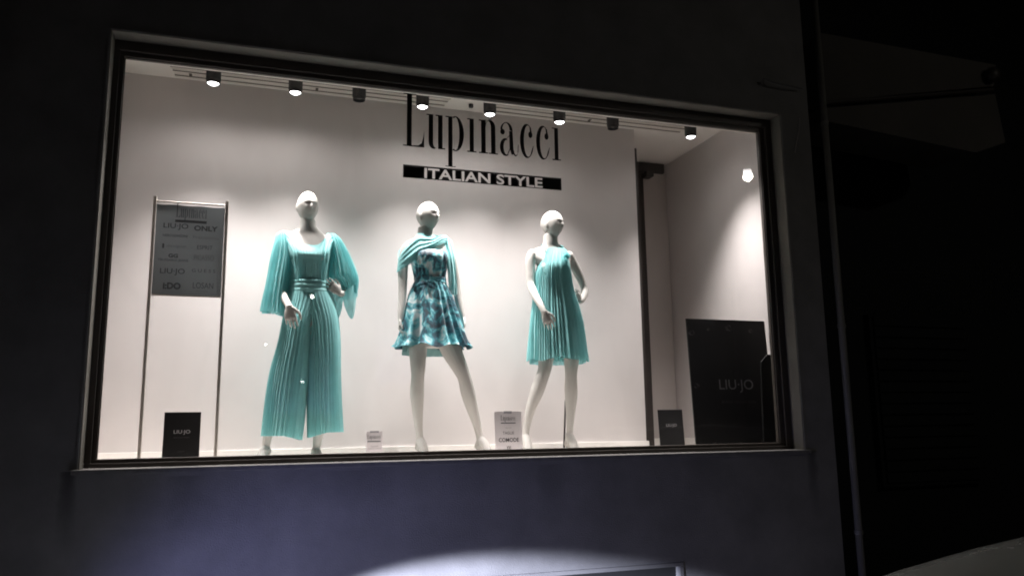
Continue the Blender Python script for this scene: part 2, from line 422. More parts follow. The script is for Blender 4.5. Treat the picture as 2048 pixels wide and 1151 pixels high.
# ------------------------------------------------------------------ downlights
LAMPS = [(-0.304, 1, 'leftmost lit black cylinder downlight, nearest the left window edge', 0), (0.264, 1, 'lit black cylinder downlight above the wide trouser mannequin', 0),
         (0.729, 0, 'unlit black downlight above the gap left of the big lettering', 0), (1.216, 1, 'lit black downlight just right of the tall letter L', 0),
         (1.760, 1, 'lit black downlight next to the small black ceiling spot', 0), (2.355, .75, 'lit black downlight above the last letter of the big name', 0),
         (2.836, 0, 'unlit black downlight near the end of the white partition', 0), (3.576, .9, 'rightmost lit black downlight, over the large black poster', 0)]
LY = 0.64
LZ = CEIL - 0.424 * (0.825 - LY)     # underside of the spacer the fitting hangs from
for x, on, lab, _ in LAMPS:
    x *= 1 - (0.825 - LY) / 5.775
    e = empty('ceiling_downlight', (x, LY, CEIL), lab, 'downlight', 'black cylinder downlights in the window ceiling')
    MB().cyl((x, LY, LZ - .012), (x, LY, CEIL - .0005), .042, n=28).build('mount', M['lampbase'], e, bevel=.002)
    MB().cyl((x, LY, LZ - .104), (x, LY, LZ + .016), .049, n=36).build('housing', M['black'], e, bevel=.003)
    rg = MB()
    n = 36
    z0, z1 = LZ - .104, LZ - .128
    prof = [(.0445, z0), (.0435, z1), (.040, z1), (.036, z1 + .012)]
    for a in range(len(prof) - 1):
        for i in range(n):
            t0, t1 = 2 * math.pi * i / n, 2 * math.pi * (i + 1) / n
            (ra, za), (rb, zb) = prof[a], prof[a + 1]
            rg.add([(x + ra * math.cos(t0), LY + ra * math.sin(t0), za), (x + ra * math.cos(t1), LY + ra * math.sin(t1), za),
                    (x + rb * math.cos(t1), LY + rb * math.sin(t1), zb), (x + rb * math.cos(t0), LY + rb * math.sin(t0), zb)], [(0, 1, 2, 3)])
    rg.build('ring', M['black'], e, smooth=True)
    ln = MB(); rings = 5
    for a in range(rings):
        f0, f1 = a / rings, (a + 1) / rings
        for i in range(n):
            t0, t1 = 2 * math.pi * i / n, 2 * math.pi * (i + 1) / n
            q = []
            for f, t in ((f0, t0), (f0, t1), (f1, t1), (f1, t0)):
                r = .0395 * f; z = LZ - .138 + .020 * f * f
                q.append((x + r * math.cos(t), LY + r * math.sin(t), z if on else z + .018))
            ln.add(q, [(0, 1, 2, 3)])
    ln.build('lens', M['lens_on'] if on else M['lens_off'], e, smooth=True)
    if on:
        ld = bpy.data.lights.new('downlight_beam', 'SPOT')
        ld.energy = DOWNLIGHT_W * on
        ld.color = (1.0, 0.925, 0.905)
        ld.spot_size = R(96); ld.spot_blend = 1.0
        ld.shadow_soft_size = 0.045
        lo = bpy.data.objects.new('beam', ld)
        lo.location = (x, LY, LZ - .142)
        lo.rotation_euler = (R(-8), 0, 0)
        link(lo, e)
        ld = bpy.data.lights.new('downlight_fill', 'SPOT')      # added wide fill spot, lifts the upper walls and figures
        ld.energy = FILL_W * (on if x < 2 else on * .45); ld.color = (1.0, 0.93, 0.90)
        ld.spot_size = R(176); ld.spot_blend = 0.6; ld.shadow_soft_size = 0.045
        lo = bpy.data.objects.new('fill_spot', ld)
        lo.location = (x, LY, LZ - .142)
        link(lo, e)

# ------------------------------------------------------------------ lettering
def text_data(s, bold=0.0):
    cu = bpy.data.curves.new('txt', 'FONT'); cu.body = s; cu.size = 1.0; cu.offset = bold
    cu.resolution_u = 4
    o = bpy.data.objects.new('txt', cu); COL.objects.link(o)
    dg = bpy.context.evaluated_depsgraph_get()
    me = bpy.data.meshes.new_from_object(o.evaluated_get(dg))
    bpy.data.objects.remove(o); bpy.data.curves.remove(cu)
    vs_ = [tuple(v.co[:2]) for v in me.vertices]; fs_ = [tuple(p.vertices) for p in me.polygons]
    bpy.data.meshes.remove(me)
    return vs_, fs_

def fit(vs_, x0, x1, z0, z1, keep=False):
    ax = min(v[0] for v in vs_); bx = max(v[0] for v in vs_); ay = min(v[1] for v in vs_); by = max(v[1] for v in vs_)
    return [(x0 + (v[0] - ax) / (bx - ax) * (x1 - x0), z0 + (v[1] - ay) / (by - ay) * (z1 - z0)) for v in vs_]

def flat_text(name, s, x0, x1, z0, z1, y, m, parent, bold=0.0, Mx=None):
    v, f = text_data(s, bold)
    v = fit(v, x0, x1, z0, z1)
    pts = [Vector((a, y, b)) for a, b in v]
    if Mx: pts = [Mx @ p for p in pts]
    o = MB().add(pts, f).build(name, m, parent)
    return o

def strip(o, i): return (o + i[::-1])
def ell(cx, cy, rx, ry, a0, a1, n=20):
    return [(cx + rx * math.cos(R(a0 + (a1 - a0) * k / n)), cy + ry * math.sin(R(a0 + (a1 - a0) * k / n))) for k in range(n + 1)]
def rect(x0, x1, y0, y1): return [(x0, y0), (x1, y0), (x1, y1), (x0, y1)]
def band(outer, inner):  # list of quads between two point rows
    return [[outer[i], outer[i + 1], inner[i + 1], inner[i]] for i in range(len(outer) - 1)]
SF = 0.034
def glyph(ch):
    q = []
    if ch == 'L':
        q += [rect(.17, .40, .0, 1.545), rect(0, .60, 1.545 - SF, 1.545), rect(0, .17, 0, SF)]
        q += [[(.40, 0), (.98, 0), (.98, .06), (.40, SF)], [(.70, .05), (.98, .05), (.98, .26), (.86, .12)], [(.86, .12), (.98, .2), (.98, .50), (.94, .30)]]
    if ch == 'u':
        q += [rect(.12, .36, .18, 1), rect(0, .12, 1 - SF, 1), rect(.62, .86, .0, 1), rect(.48, .62, 1 - SF, 1), rect(.86, 1, 0, SF)]
        q += band(ell(.38, .18, .26, .19, 180, 360), ell(.50, .18, .14, .155, 180, 360))
    if ch == 'p':
        q += [rect(.15, .38, -.465, 1), rect(0, .15, 1 - SF, 1), rect(0, .55, -.465 - SF * .7, -.465)]
        q += band(ell(.54, .5, .46, .52, 112, -112, 36), ell(.54, .5, .21, .485, 112, -112, 36))
    if ch == 'i':
        q += [rect(.27, .72, 0, 1), rect(0, .27, 1 - SF, 1), rect(0, .27, 0, SF), rect(.72, 1, 0, SF)]
    if ch == 'n':
        q += [rect(.12, .36, 0, 1), rect(0, .12, 1 - SF, 1), rect(0, .12, 0, SF), rect(.36, .48, 0, SF)]
        q += band(ell(.60, .78, .28, .235, 170, 0), ell(.50, .78, .14, .195, 170, 0))
        q += [rect(.64, .88, 0, .78), rect(.52, .64, 0, SF), rect(.88, 1, 0, SF)]
    if ch == 'a':
        q += band(ell(.36, .75, .33, .255, 175, 0, 24), ell(.33, .77, .19, .21, 175, 0, 24))
        q += [ell(.15, .71, .125, .085, 0, 345, 20)]
        q += [[(.50, .75), (.69, .75), (.73, .16), (.52, .2)]]
        q += band(ell(.83, .17, .14, .17, 180, 350, 14), ell(.86, .17, .10, .13, 180, 350, 14))
        q += [[(.52, .22), (.73, .22), (.72, .04), (.62, .04)]]
        q += [[(.94, .12), (.98, .12), (1.0, .36), (.97, .36)]]
        q += band(ell(.30, .25, .30, .27, 75, 300, 24), ell(.36, .25, .16, .22, 75, 300, 24))
        q += [[(.30, .47), (.36, .51), (.53, .64), (.53, .60)], [(.42, .02), (.40, .06), (.54, .24), (.54, .18)]]
    if ch == 'c':
        q += band(ell(.50, .5, .50, .52, 55, 325, 40), ell(.585, .5, .30, .475, 55, 325, 40))
        q += [ell(.76, .70, .15, .10, 0, 345, 20)]
        q += [[(.70, .93), (.80, .93), (.90, .70), (.76, .70)], [(.84, .23), (.905, .20), (.99, .37), (.965, .37)]]
    return q

def logo(name, boxes, zb, xh, y, m, parent, Mx=None, thick=0.0008):
    """tall condensed Didone word; boxes = [(char, x0, x1)]; every letter a part"""
    for ch, x0, x1 in boxes:
        mb = MB()
        for k, poly in enumerate(glyph(ch)):
            yy = y - 0.00004 * (k % 12)
            pts = [Vector((x0 + a * (x1 - x0), yy, zb + b * xh)) for a, b in poly]
            if Mx: pts = [Mx @ p for p in pts]
            mb.add(pts, [tuple(range(len(pts)))])
        mb.build(name, m, parent)

def logo_scaled(name, x0, x1, zb, xh, y, m, parent, Mx=None):
    base = [('L', 806, 849), ('u', 852.5, 890.5), ('p', 891, 928), ('i', 934.5, 953), ('n', 958, 996), ('a', 1000, 1037.5), ('c', 1040.5, 1068), ('c', 1073, 1100.5), ('i', 1105, 1122)]
    X = lambda v: (x0 + (v - 806) / 316. * (x1 - x0))
    logo(name, [(c, X(a), X(b)) for c, a, b in base], zb, xh, y, m, parent, Mx)

def even_odd_panel(name, s, rx0, rx1, rz0, rz1, tx0, tx1, tz0, tz1, y, m, parent, bold=0.02):
    """a rectangle with the letters cut out of it"""
    v, f = text_data(s, bold)
    v = fit(v, tx0, tx1, tz0, tz1)
    cnt = {}
    for p in f:
        for a, b in zip(p, p[1:] + p[:1]):
            k_ = tuple(sorted((a, b))); cnt[k_] = cnt.get(k_, 0) + 1
    ed = [k_ for k_, c in cnt.items() if c == 1]
    n = len(v)
    pts = [Vector(q) for q in v] + [Vector(q) for q in ((rx0, rz0), (rx1, rz0), (rx1, rz1), (rx0, rz1))]
    ed += [(n, n + 1), (n + 1, n + 2), (n + 2, n + 3), (n + 3, n)]
    from mathutils.geometry import delaunay_2d_cdt, intersect_point_tri_2d
    ov, oe, of, _a, _b, _c = delaunay_2d_cdt(pts, ed, [], 0, 1e-6)
    tris = []
    for p in f:
        for q in range(1, len(p) - 1): tris.append((Vector(v[p[0]]), Vector(v[p[q]]), Vector(v[p[q + 1]])))
    keep = []
    for t in of:
        c = sum((ov[q] for q in t), Vector((0, 0))) / len(t)
        if not any(intersect_point_tri_2d(c, *tr) for tr in tris): keep.append(tuple(t))
    return MB().add([(q[0], y, q[1]) for q in ov], keep).build(name, m, parent)

LYD = GY + 0.003
sign = empty('window_lettering', (1.6, LYD, 3.2), 'big black serif shop name with a black strapline bar stuck on the glass', 'shop sign')
LB = [('L', 0.945, 1.093), ('u', 1.105, 1.237), ('p', 1.239, 1.370),
      ('i', 1.394, 1.460), ('n', 1.478, 1.616), ('a', 1.631, 1.770),
      ('c', 1.781, 1.885), ('c', 1.903, 2.008), ('i', 2.026, 2.091)]
ZB = (3.483 + 3.476) / 2
XH = (3.722 + 3.725) / 2 - ZB
logo('letter', LB, ZB, XH, LYD, M['ink'], sign)
even_odd_panel('strapline_bar', 'ITALIAN STYLE', 0.947, 2.090, (3.259 + 3.257) / 2, (3.347 + 3.350) / 2,
               1.093, 1.945, (3.265 + 3.264) / 2, (3.338 + 3.336) / 2, LYD, M['ink'], sign)

# ------------------------------------------------------------------ poster stand on the left
SY = 0.50
st = empty('poster_stand', (-0.39, SY, FLOOR), 'tall steel stand holding a grey panel of brand names, left of the mannequins', 'display stand')
XL, XR = -0.600, -0.162
MB().box(XL - .010, XL + .010, SY - .010, SY + .010, FLOOR + .002, 3.100).build('post', M['steel'], st, bevel=.002)
MB().box(XR - .010, XR + .010, SY - .010, SY + .010, FLOOR + .002, 3.100).build('post', M['steel'], st, bevel=.002)
MB().box(XL - .05, XL + .05, SY - .12, SY + .12, FLOOR, FLOOR + .0018).build('foot', M['steel'], st)
MB().box(XR - .05, XR + .05, SY - .12, SY + .12, FLOOR, FLOOR + .0018).build('foot', M['steel'], st)
MB().cyl((XL + .011, SY, 3.068), (XR - .011, SY, 3.068), .006, n=12).build('crossbar', M['steel'], st)
pn = MB(); N = 24   # slightly wavy printed sheet
pz0, pz1 = 2.462, 3.048
g = []
for i in range(N + 1):
    for j in range(N + 1):
        u, v_ = i / N, j / N
        x = XL + .012 + u * (XR - XL - .024); z = pz0 + v_ * (pz1 - pz0 - .002 * math.sin(u * 17) * (v_ ** 6) + .003 * u * (v_ ** 6))
        g.append((x, SY + .004 * math.sin(v_ * 5 + u * 3), z))
pn.add(g, [(i * (N + 1) + j, (i + 1) * (N + 1) + j, (i + 1) * (N + 1) + j + 1, i * (N + 1) + j + 1) for i in range(N) for j in range(N)])
panel = pn.build('panel', M['panel'], st, smooth=True)
MB().box(XL + .012, XR - .012, SY - .004, SY + .004, 2.452, 2.4615).build('bottom_rail', M['steel'], st)
TY = SY - .0075
def on_panel(s, cx0, cy0, cx1, cy1, m, bold=0.0):
    # placement measured as fractions of the sheet
    ax = XL + (cx0) * (XR - XL); bx = XL + cx1 * (XR - XL)
    z1_ = 3.064 - cy0 * 0.602; z0_ = 3.064 - cy1 * 0.602
    flat_text('print', s, ax, bx, z0_, z1_, TY, m, st, bold)
logo_scaled('print', XL + .295 * (XR - XL), XL + .722 * (XR - XL), 3.064 - .158 * .602, .058, TY, M['panelink'], st)
MB().box(XL + .29 * (XR - XL), XL + .725 * (XR - XL), TY, TY + .0002, 3.064 - .215 * .602, 3.064 - .187 * .602).build('print', M['panelink'], st)
on_panel('LIU·JO', .135, .228, .475, .300, M['panelink'], .012)
on_panel('ONLY', .555, .238, .885, .297, M['panelink'], .035)
on_panel('NEROGIARDINI', .135, .350, .470, .378, M['panelink'], .01)
on_panel('Fracomina', .545, .352, .905, .385, M['panelfaint'])
on_panel('desigual', .195, .462, .455, .498, M['panelfaint'])
MB().box(XL + .135 * (XR - XL), XL + .16 * (XR - XL), TY, TY + .0002, 3.064 - .505 * .602, 3.064 - .455 * .602).build('print', M['panelink'], st)
on_panel('ESPRIT', .61, .455, .825, .500, M['panelink'])
on_panel('GG', .225, .562, .355, .605, M['panelink'], .04)
on_panel('TRUSSARDI JEANS', .085, .618, .500, .650, M['panelink'], .01)
on_panel('PICASSO', .575, .560, .850, .620, M['panelfaint'])
on_panel('LIU·JO', .125, .720, .460, .795, M['panelink'], .012)
on_panel('G U E S S', .555, .715, .880, .750, M['panelink'])
on_panel('i:DO', .175, .872, .415, .945, M['panelink'], .045)
on_panel('abbigliamento', .175, .960, .33, .972, M['panelfaint'])
on_panel('LOSAN', .580, .862, .860, .925, M['panelink'])
on_panel('KIDS WEAR', .625, .945, .79, .962, M['panelfaint'])

# ------------------------------------------------------------------ cards and posters
def card(name, x0, x1, z1, y, lean, m, label, cat, group=None, th=.004, yaw=0, z0=FLOOR, easel=True, side=None):
    e = empty(name, ((x0 + x1) / 2, y, z0), label, cat, group)
    W, H = (x1 - x0), (z1 - z0)
    Mx = Matrix.Translation(((x0 + x1) / 2, y, z0)) @ Matrix.Rotation(R(yaw), 4, 'Z') @ Matrix.Rotation(R(-lean), 4, 'X')
    L = H / math.cos(R(lean))
    MB().box(-W / 2, W / 2, 0, th, 0.001, L, M=Mx).build('board', m, e, bevel=.0008)
    if easel:
        b = math.tan(R(lean)) * L * .0 + L * .35
        MB().add([Mx @ Vector((-.02, th + .001, L * .7)), Mx @ Vector((.02, th + .001, L * .7)), (e.location.x + .03, y + b, z0 + .001), (e.location.x - .03, y + b, z0 + .001)], [(0, 1, 2, 3)]).build('easel_leg', m, e, solid=.002)
    return e, Mx, W, L
def ctext(e, Mx, s, x0, x1, z0, z1, m, bold=0.0): return flat_text('print', s, x0, x1, z0, z1, -.0008, m, e, bold, Mx)

e, Mx, W, L = card('brand_card', -0.468, -0.256, 1.722, .45, 4, M['cardblack'], 'small black card with silver lettering between the legs of the steel stand', 'display card', 'black brand cards on the display floor')
ctext(e, Mx, 'LIU·JO', -.047, .048, .205, .233, M['silver'], .012)
ctext(e, Mx, 'authorized dealer', -.047, .047, .184, .192, M['silverfaint'])
ctext(e, Mx, 'LIU·JO', -.018, .018, .098, .106, M['silverfaint'])
e, Mx, W, L = card('brand_card', 3.224, 3.452, 1.719, 1.1 - .14, 4, M['cardblack'], 'small black card with dim lettering beside the dark edge of the partition', 'display card', 'black brand cards on the display floor')
ctext(e, Mx, 'LIU·JO', -.045, .05, .195, .225, M['silverdim'], .004)
e, Mx, W, L = card('price_card', .772, .881, 1.585, .45, 5, M['cardwhite'], 'smallest white card with the shop name, between the first two mannequins', 'display card', 'white shop cards on the display floor')
logo_scaled('print', -.046, .040, .158, .017, -.0012, M['inkgrey'], e, Mx)
MB().box(-.046, .042, -.0012, -.0010, .137, .143, M=Mx).build('print', M['inkgrey'], e)
ctext(e, Mx, 'TAGLIE', -.025, .025, .105, .113, M['inkfaint'])
ctext(e, Mx, 'COMODE DONNA', -.045, .045, .088, .096, M['inkfaint'])
MB().box(-.030, .030, -.004, -.0015, L - .010, L + .003, M=Mx).build('clip', M['inkfaint'], e, bevel=.0008)
e, Mx, W, L = card('price_card', 1.664, 1.866, 1.708, .45, 5, M['cardwhite'], 'white card reading TAGLIE COMODE beside the third mannequin', 'display card', 'white shop cards on the display floor')
logo_scaled('print', -.055, .052, .266, .024, -.0012, M['ink'], e, Mx)
MB().box(-.054, .054, -.0012, -.0010, .245, .252, M=Mx).build('print', M['inkgrey'], e)
ctext(e, Mx, 'ANCHE', -.022, .022, .212, .219, M['inkfaint'])
ctext(e, Mx, 'TAGLIE', -.043, .040, .170, .190, M['inkgrey'], .008)
ctext(e, Mx, 'COMODE', -.074, .074, .118, .146, M['ink'], .012)
ctext(e, Mx, 'XXL', -.018, .018, .060, .090, M['ink'], .02)
MB().box(-.032, .028, -.004, -.0015, L - .016, L + .002, M=Mx).build('clip', M['inkfaint'], e, bevel=.0008)

# large black poster leaning at the right, and the rounded board behind it
BPY = .36
e, Mx, W, L = card('large_poster', 3.189, 3.912, 2.399, BPY, 3, M['cardblack'], 'large black poster with dim silver lettering leaning at the right of the window', 'poster', th=.012, yaw=2)
ctext(e, Mx, 'LIU·JO', -.115, .195, .455, .555, M['silverdim'], .0)
ctext(e, Mx, 'BLACK COLLECTION', -.105, .205, .375, .395, M['silverfaint'])
def flourish(cx, cz, s, a, e, Mx):
    mb = MB()
    for k in range(5):
        o_ = [(cx + s * (.5 + .25 * k) * math.cos(R(a + t * 14 + k * 55)) * (1 - t * .05), cz + s * (.35 + .15 * k) * math.sin(R(a + t * 14 + k * 55))) for t in range(10)]
        i_ = [(p[0] * 1 + .004, p[1] + .004) for p in o_]
        for q in band(o_, i_): mb.add([Mx @ Vector((p[0], -.0009 - .00005 * k, p[1])) for p in q], [(0, 1, 2, 3)])
    mb.build('ornament', M['silverfaint'], e)
for cx, cz, s, a in ((.02, L - .06, .03, 0), (-.33, L - .11, .025, 60), (-.325, .50, .022, 140), (.32, .62, .022, 20), (.325, .30, .026, 80), (-.20, .07, .02, 0), (.03, .06, .03, 0), (.25, .09, .035, 40), (.22, L - .08, .018, 0), (-.17, L - .08, .012, 0)):
    flourish(cx, cz, s, a, e, Mx)
rb = empty('rounded_board', (3.72, .27, FLOOR), 'narrow dark board with a rounded corner at the right edge of the large black poster', 'board')
MR = Matrix.Translation((3.873, .27, FLOOR)) @ Matrix.Rotation(R(2.0), 4, 'Y')
RH = 2.110 - FLOOR
prof = [(-.16, 0), (0, 0)] + [(-.035 + .035 * math.cos(R(t)), RH - .035 + .035 * math.sin(R(t))) for t in range(0, 91, 10)] + [(-.10, RH), (-.16, RH - .06)]
n = len(prof); mb = MB()
mb.add([MR @ Vector((a, -.008, b + .006)) for a, b in prof] + [MR @ Vector((a, .008, b + .006)) for a, b in prof],
       [tuple(range(n)), tuple(range(2 * n - 1, n - 1, -1))] + [(i, (i + 1) % n, n + (i + 1) % n, n + i) for i in range(n)])
mb.build('board', M['cardblack'], rb, bevel=.002)
mb = MB(); mb.add([MR @ Vector(q) for q in ((.001, -.004, .006), (.022, -.004, .006), (.012, -.004, RH * .55), (.001, -.004, RH - .05), (.001, .004, .006), (.022, .004, .006), (.012, .004, RH * .55), (.001, .004, RH - .05))],
       [(0, 1, 2, 3), (7, 6, 5, 4), (0, 4, 5, 1), (1, 5, 6, 2), (2, 6, 7, 3), (3, 7, 4, 0)])
mb.build('edge_trim', M['lampbase'], rb)

# ------------------------------------------------------------------ mannequins
def catmull(P, n=6):
    P = [Vector(p) for p in P]
    out = []
    for i in range(len(P) - 1):
        p0 = P[max(i - 1, 0)]; p1 = P[i]; p2 = P[i + 1]; p3 = P[min(i + 2, len(P) - 1)]
        for k in range(n):
            t = k / n
            out.append(0.5 * ((2 * p1) + (p2 - p0) * t + (2 * p0 - 5 * p1 + 4 * p2 - p3) * t * t + (3 * p1 - p0 - 3 * p2 + p3) * t ** 3))
    out.append(P[-1])
    return out

def limb(mb, nodes, n=16, flat=None, sub=6):
    """nodes (x,y,z,r) ; flat=(axis vector, factor) squashes the section along an axis"""
    pts = catmull([Vector(q) for q in nodes], sub) if len(nodes) > 1 else nodes
    C = [Vector(p[:3]) for p in pts]; rr = [max(.002, p[3]) for p in pts]
    # rounded ends
    d0 = (C[0] - C[1]).normalized(); d1 = (C[-1] - C[-2]).normalized()
    heads = [(C[0] + d0 * rr[0] * .75, rr[0] * .45), (C[0] + d0 * rr[0] * .4, rr[0] * .85)]
    tails = [(C[-1] + d1 * rr[-1] * .4, rr[-1] * .85), (C[-1] + d1 * rr[-1] * .75, rr[-1] * .45)]
    seq = heads + list(zip(C, rr)) + tails
    Cs = [s[0] for s in seq]; Rs = [s[1] for s in seq]
    up = None; V = []
    for i in range(len(Cs)):
        d = (Cs[min(i + 1, len(Cs) - 1)] - Cs[max(i - 1, 0)]).normalized()
        if up is None: up = d.orthogonal().normalized()
        up = (up - d * up.dot(d)).normalized()
        w = d.cross(up)
        for k in range(n):
            t = 2 * math.pi * k / n
            o = (up * math.cos(t) + w * math.sin(t)) * Rs[i]
            if flat:
                ax = Vector(flat[0]).normalized(); o = o - ax * o.dot(ax) * (1 - flat[1])
            V.append(Cs[i] + o)
    m_ = len(Cs)
    F = [(i * n + k, i * n + (k + 1) % n, (i + 1) * n + (k + 1) % n, (i + 1) * n + k) for i in range(m_ - 1) for k in range(n)]
    F += [tuple(range(n))[::-1], tuple((m_ - 1) * n + k for k in range(n))]
    mb.add(V, F)

def stack(mb, rows, n=32, p=2.2):
    """rows (z, cx, rx, cy, ry): closed torso"""
    rws = catmull([Vector((r[0], r[1], r[2], r[3])) for r in rows], 4)
    ry = catmull([Vector((r[4], 0, 0)) for r in rows], 4)
    V = []
    for r, q in zip(rws, ry):
        for k in range(n):
            t = 2 * math.pi * k / n
            c, s_ = math.cos(t), math.sin(t)
            V.append((r[1] + r[2] * math.copysign(abs(c) ** (2 / p), c), r[3] + q[0] * math.copysign(abs(s_) ** (2 / p), s_), r[0]))
    m_ = len(rws)
    F = [(i * n + k, i * n + (k + 1) % n, (i + 1) * n + (k + 1) % n, (i + 1) * n + k) for i in range(m_ - 1) for k in range(n)]
    F += [tuple(range(n)), tuple((m_ - 1) * n + k for k in range(n))]
    mb.add(V, F)

def ball(mb, c, r, Mx=None, n=20):
    V = []; F = []
    for i in range(n + 1):
        a = math.pi * i / n
        for k in range(n):
            t = 2 * math.pi * k / n
            q = Vector((r[0] * math.sin(a) * math.cos(t), r[1] * math.sin(a) * math.sin(t), r[2] * math.cos(a)))
            if Mx: q = Mx @ q
            V.append(Vector(c) + q)
    for i in range(n):
        for k in range(n): F.append((i * n + k, i * n + (k + 1) % n, (i + 1) * n + (k + 1) % n, (i + 1) * n + k))
    mb.add(V, F)

def head(mb, top, chin, yaw, tilt=0.0, hw=.073):
    """egg head with brow, sockets, nose, lips, chin, ears. yaw>0 turns to the viewer's right"""
    top = Vector(top); chin = Vector(chin)
    H = (top - chin).length; c = (top + chin) / 2 + Vector((0, .0, 0))
    Mx = Matrix.Rotation(R(yaw), 3, 'Z') @ Matrix.Rotation(R(tilt), 3, 'X')
    n, m_ = 48, 48
    V = []; F = []
    for i in range(n + 1):
        a = math.pi * i / n
        for k in range(m_):
            t = 2 * math.pi * k / m_
            x, y, z = math.sin(a) * math.cos(t), math.sin(a) * math.sin(t), math.cos(a)
            w = 1.0 - .13 * max(0, -z) ** 1.2 + .05 * math.sin(a) ** .5 * max(0, -z)
            X = hw * x * w
            Y = .092 * y * (1.0 - .10 * max(0, -z))
            Z = H / 2 * z
            if y > 0: Y = .098 * y * (1 - .35 * max(0, -z) ** 1.1)       # back of the skull
            front = max(0, -y)
            if front > 0:
                fx = x
                # brow, sockets, cheeks
                def gs(cx, cz, sx, sz): return math.exp(-((fx - cx) / sx) ** 2 - ((z - cz) / sz) ** 2)
                Y += front * .007 * (gs(.36, .04, .20, .11) + gs(-.36, .04, .20, .11))
                Y -= front * .005 * (gs(.34, .22, .30, .07) + gs(-.34, .22, .30, .07))
                Y -= front * .016 * gs(0, -.20, .12, .15) + front * .006 * gs(0, -.02, .10, .16)
                Y -= front * .008 * gs(0, -.48, .24, .055)
                Y -= front * .009 * gs(0, -.80, .26, .16)
                Y += front * .004 * gs(0, -.60, .2, .05)
                Y -= front * .004 * (gs(.45, -.2, .2, .2) + gs(-.45, -.2, .2, .2))
            V.append(c + Mx @ Vector((X, Y, Z)))
    for i in range(n):
        for k in range(m_): F.append((i * m_ + k, i * m_ + (k + 1) % m_, (i + 1) * m_ + (k + 1) % m_, (i + 1) * m_ + k))
    mb.add(V, F)
    for s_ in (-1, 1):
        ball(mb, c + Mx @ Vector((s_ * (hw - .002), .012, -.012)), (.009, .016, .030), Mx)
    return c, Mx

def hand(mb, wrist, d, nrm, thumb, L=.17, curl=28, spread=5, tcurl=20):
    wrist = Vector(wrist); d = Vector(d).normalized(); nrm = Vector(nrm); nrm = (nrm - d * nrm.dot(d)).normalized()
    s_ = d.cross(nrm).normalized()
    if s_.dot(Vector(thumb)) < 0: s_ = -s_
    k = L / .18
    pal = wrist + d * .085 * k
    V = []; N = 16; sec = [(0, .022, .017), (.02, .027, .016), (.05, .037, .015), (.078, .040, .013), (.092, .036, .010)]
    for q, a, b in sec:
        cc = wrist + d * q * k
        for i in range(N):
            t = 2 * math.pi * i / N
            V.append(cc + s_ * a * k * math.cos(t) + nrm * b * k * math.sin(t))
    F = [(i * N + j, i * N + (j + 1) % N, (i + 1) * N + (j + 1) % N, (i + 1) * N + j) for i in range(len(sec) - 1) for j in range(N)]
    F += [tuple(range(N)), tuple((len(sec) - 1) * N + j for j in range(N))]
    mb.add(V, F)
    for i, (off, ln, r) in enumerate(((.0305, .070, .0084), (.0105, .078, .0088), (-.0095, .073, .0084), (-.0290, .058, .0074))):
        base = wrist + d * (.080 - .004 * abs(i - 1)) * k + s_ * off * k
        a = R(spread) * (1.5 - i)
        dd = (d * math.cos(a) + s_ * math.sin(a)).normalized()
        nodes = [(*base, r * k)]; p = base; ang = 0
        for j, fr in enumerate((.46, .30, .24)):
            ang += R(curl + 4 * i) * (.6 if j == 0 else .8)
            dir_ = dd * math.cos(ang) + nrm * math.sin(ang)
            p = p + dir_ * ln * fr * k
            nodes.append((*p, r * k * (1 - .12 * (j + 1))))
        limb(mb, nodes, 10, sub=3)
    base = wrist + d * .025 * k + s_ * .022 * k
    p = base; nodes = [(*base, .012 * k)]; ang = 45
    for j, fr in enumerate((.038, .030, .024)):
        a = R(ang)
        dir_ = (d * math.cos(a) + s_ * math.sin(a) + nrm * .35).normalized()
        p = p + dir_ * fr * k; nodes.append((*p, (.0105, .0095, .0075)[j] * k)); ang -= tcurl
    limb(mb, nodes, 10, sub=3)

def body_object(mb, parent, voxel=.0048, smooth=3):
    me = bpy.data.meshes.new('body'); me.from_pydata([tuple(v) for v in mb.v], [], mb.f)
    bm = bmesh.new(); bm.from_mesh(me); bmesh.ops.recalc_face_normals(bm, faces=bm.faces); bm.to_mesh(me); bm.free()
    o = bpy.data.objects.new('tmp', me); COL.objects.link(o)
    r = o.modifiers.new('r', 'REMESH'); r.mode = 'VOXEL'; r.voxel_size = voxel; r.adaptivity = 0
    s_ = o.modifiers.new('s', 'SMOOTH'); s_.factor = .5; s_.iterations = smooth
    dg = bpy.context.evaluated_depsgraph_get()
    m2 = bpy.data.meshes.new_from_object(o.evaluated_get(dg))
    bpy.data.objects.remove(o)
    m2.name = 'body'
    m2.materials.clear(); m2.materials.append(M['mannequin'])
    for p in m2.polygons: p.use_smooth = True
    b = bpy.data.objects.new('body', m2); link(b, parent)
    return b

def foot(mb, ankle, d, drop, r=.034):
    """high-heel pose: ankle -> instep -> toes on the floor; heel behind"""
    a = Vector(ankle); d = Vector(d).normalized()
    zf = FLOOR + .012
    ball_ = a + d * .105; ball_.z = zf + .012
    toe = a + d * .165; toe.z = zf + .002
    heel = a - d * .035; heel.z = max(zf + .07, a.z - .075)
    side = Vector((0, 0, 1)).cross(d)
    limb(mb, [(*a, r), (*(a.lerp(ball_, .45) + Vector((0, 0, .012))), r * .98), (*ball_, r * .95), (*toe, r * .55)], 16)
    limb(mb, [(*a, r * .95), (*heel, r * .86)], 16)
    limb(mb, [(*heel, r * .8), (*a.lerp(ball_, .6), r * .7)], 12)

def wave(t, kind):
    if kind == 'knife':                      # asymmetric pleat
        t = t % 1.0
        return (t / .8 if t < .8 else (1 - t) / .2) * 2 - 1
    if kind == 'soft': return math.sin(2 * math.pi * t)
    t = t % 1.0
    return (4 * abs(t - .5) - 1)

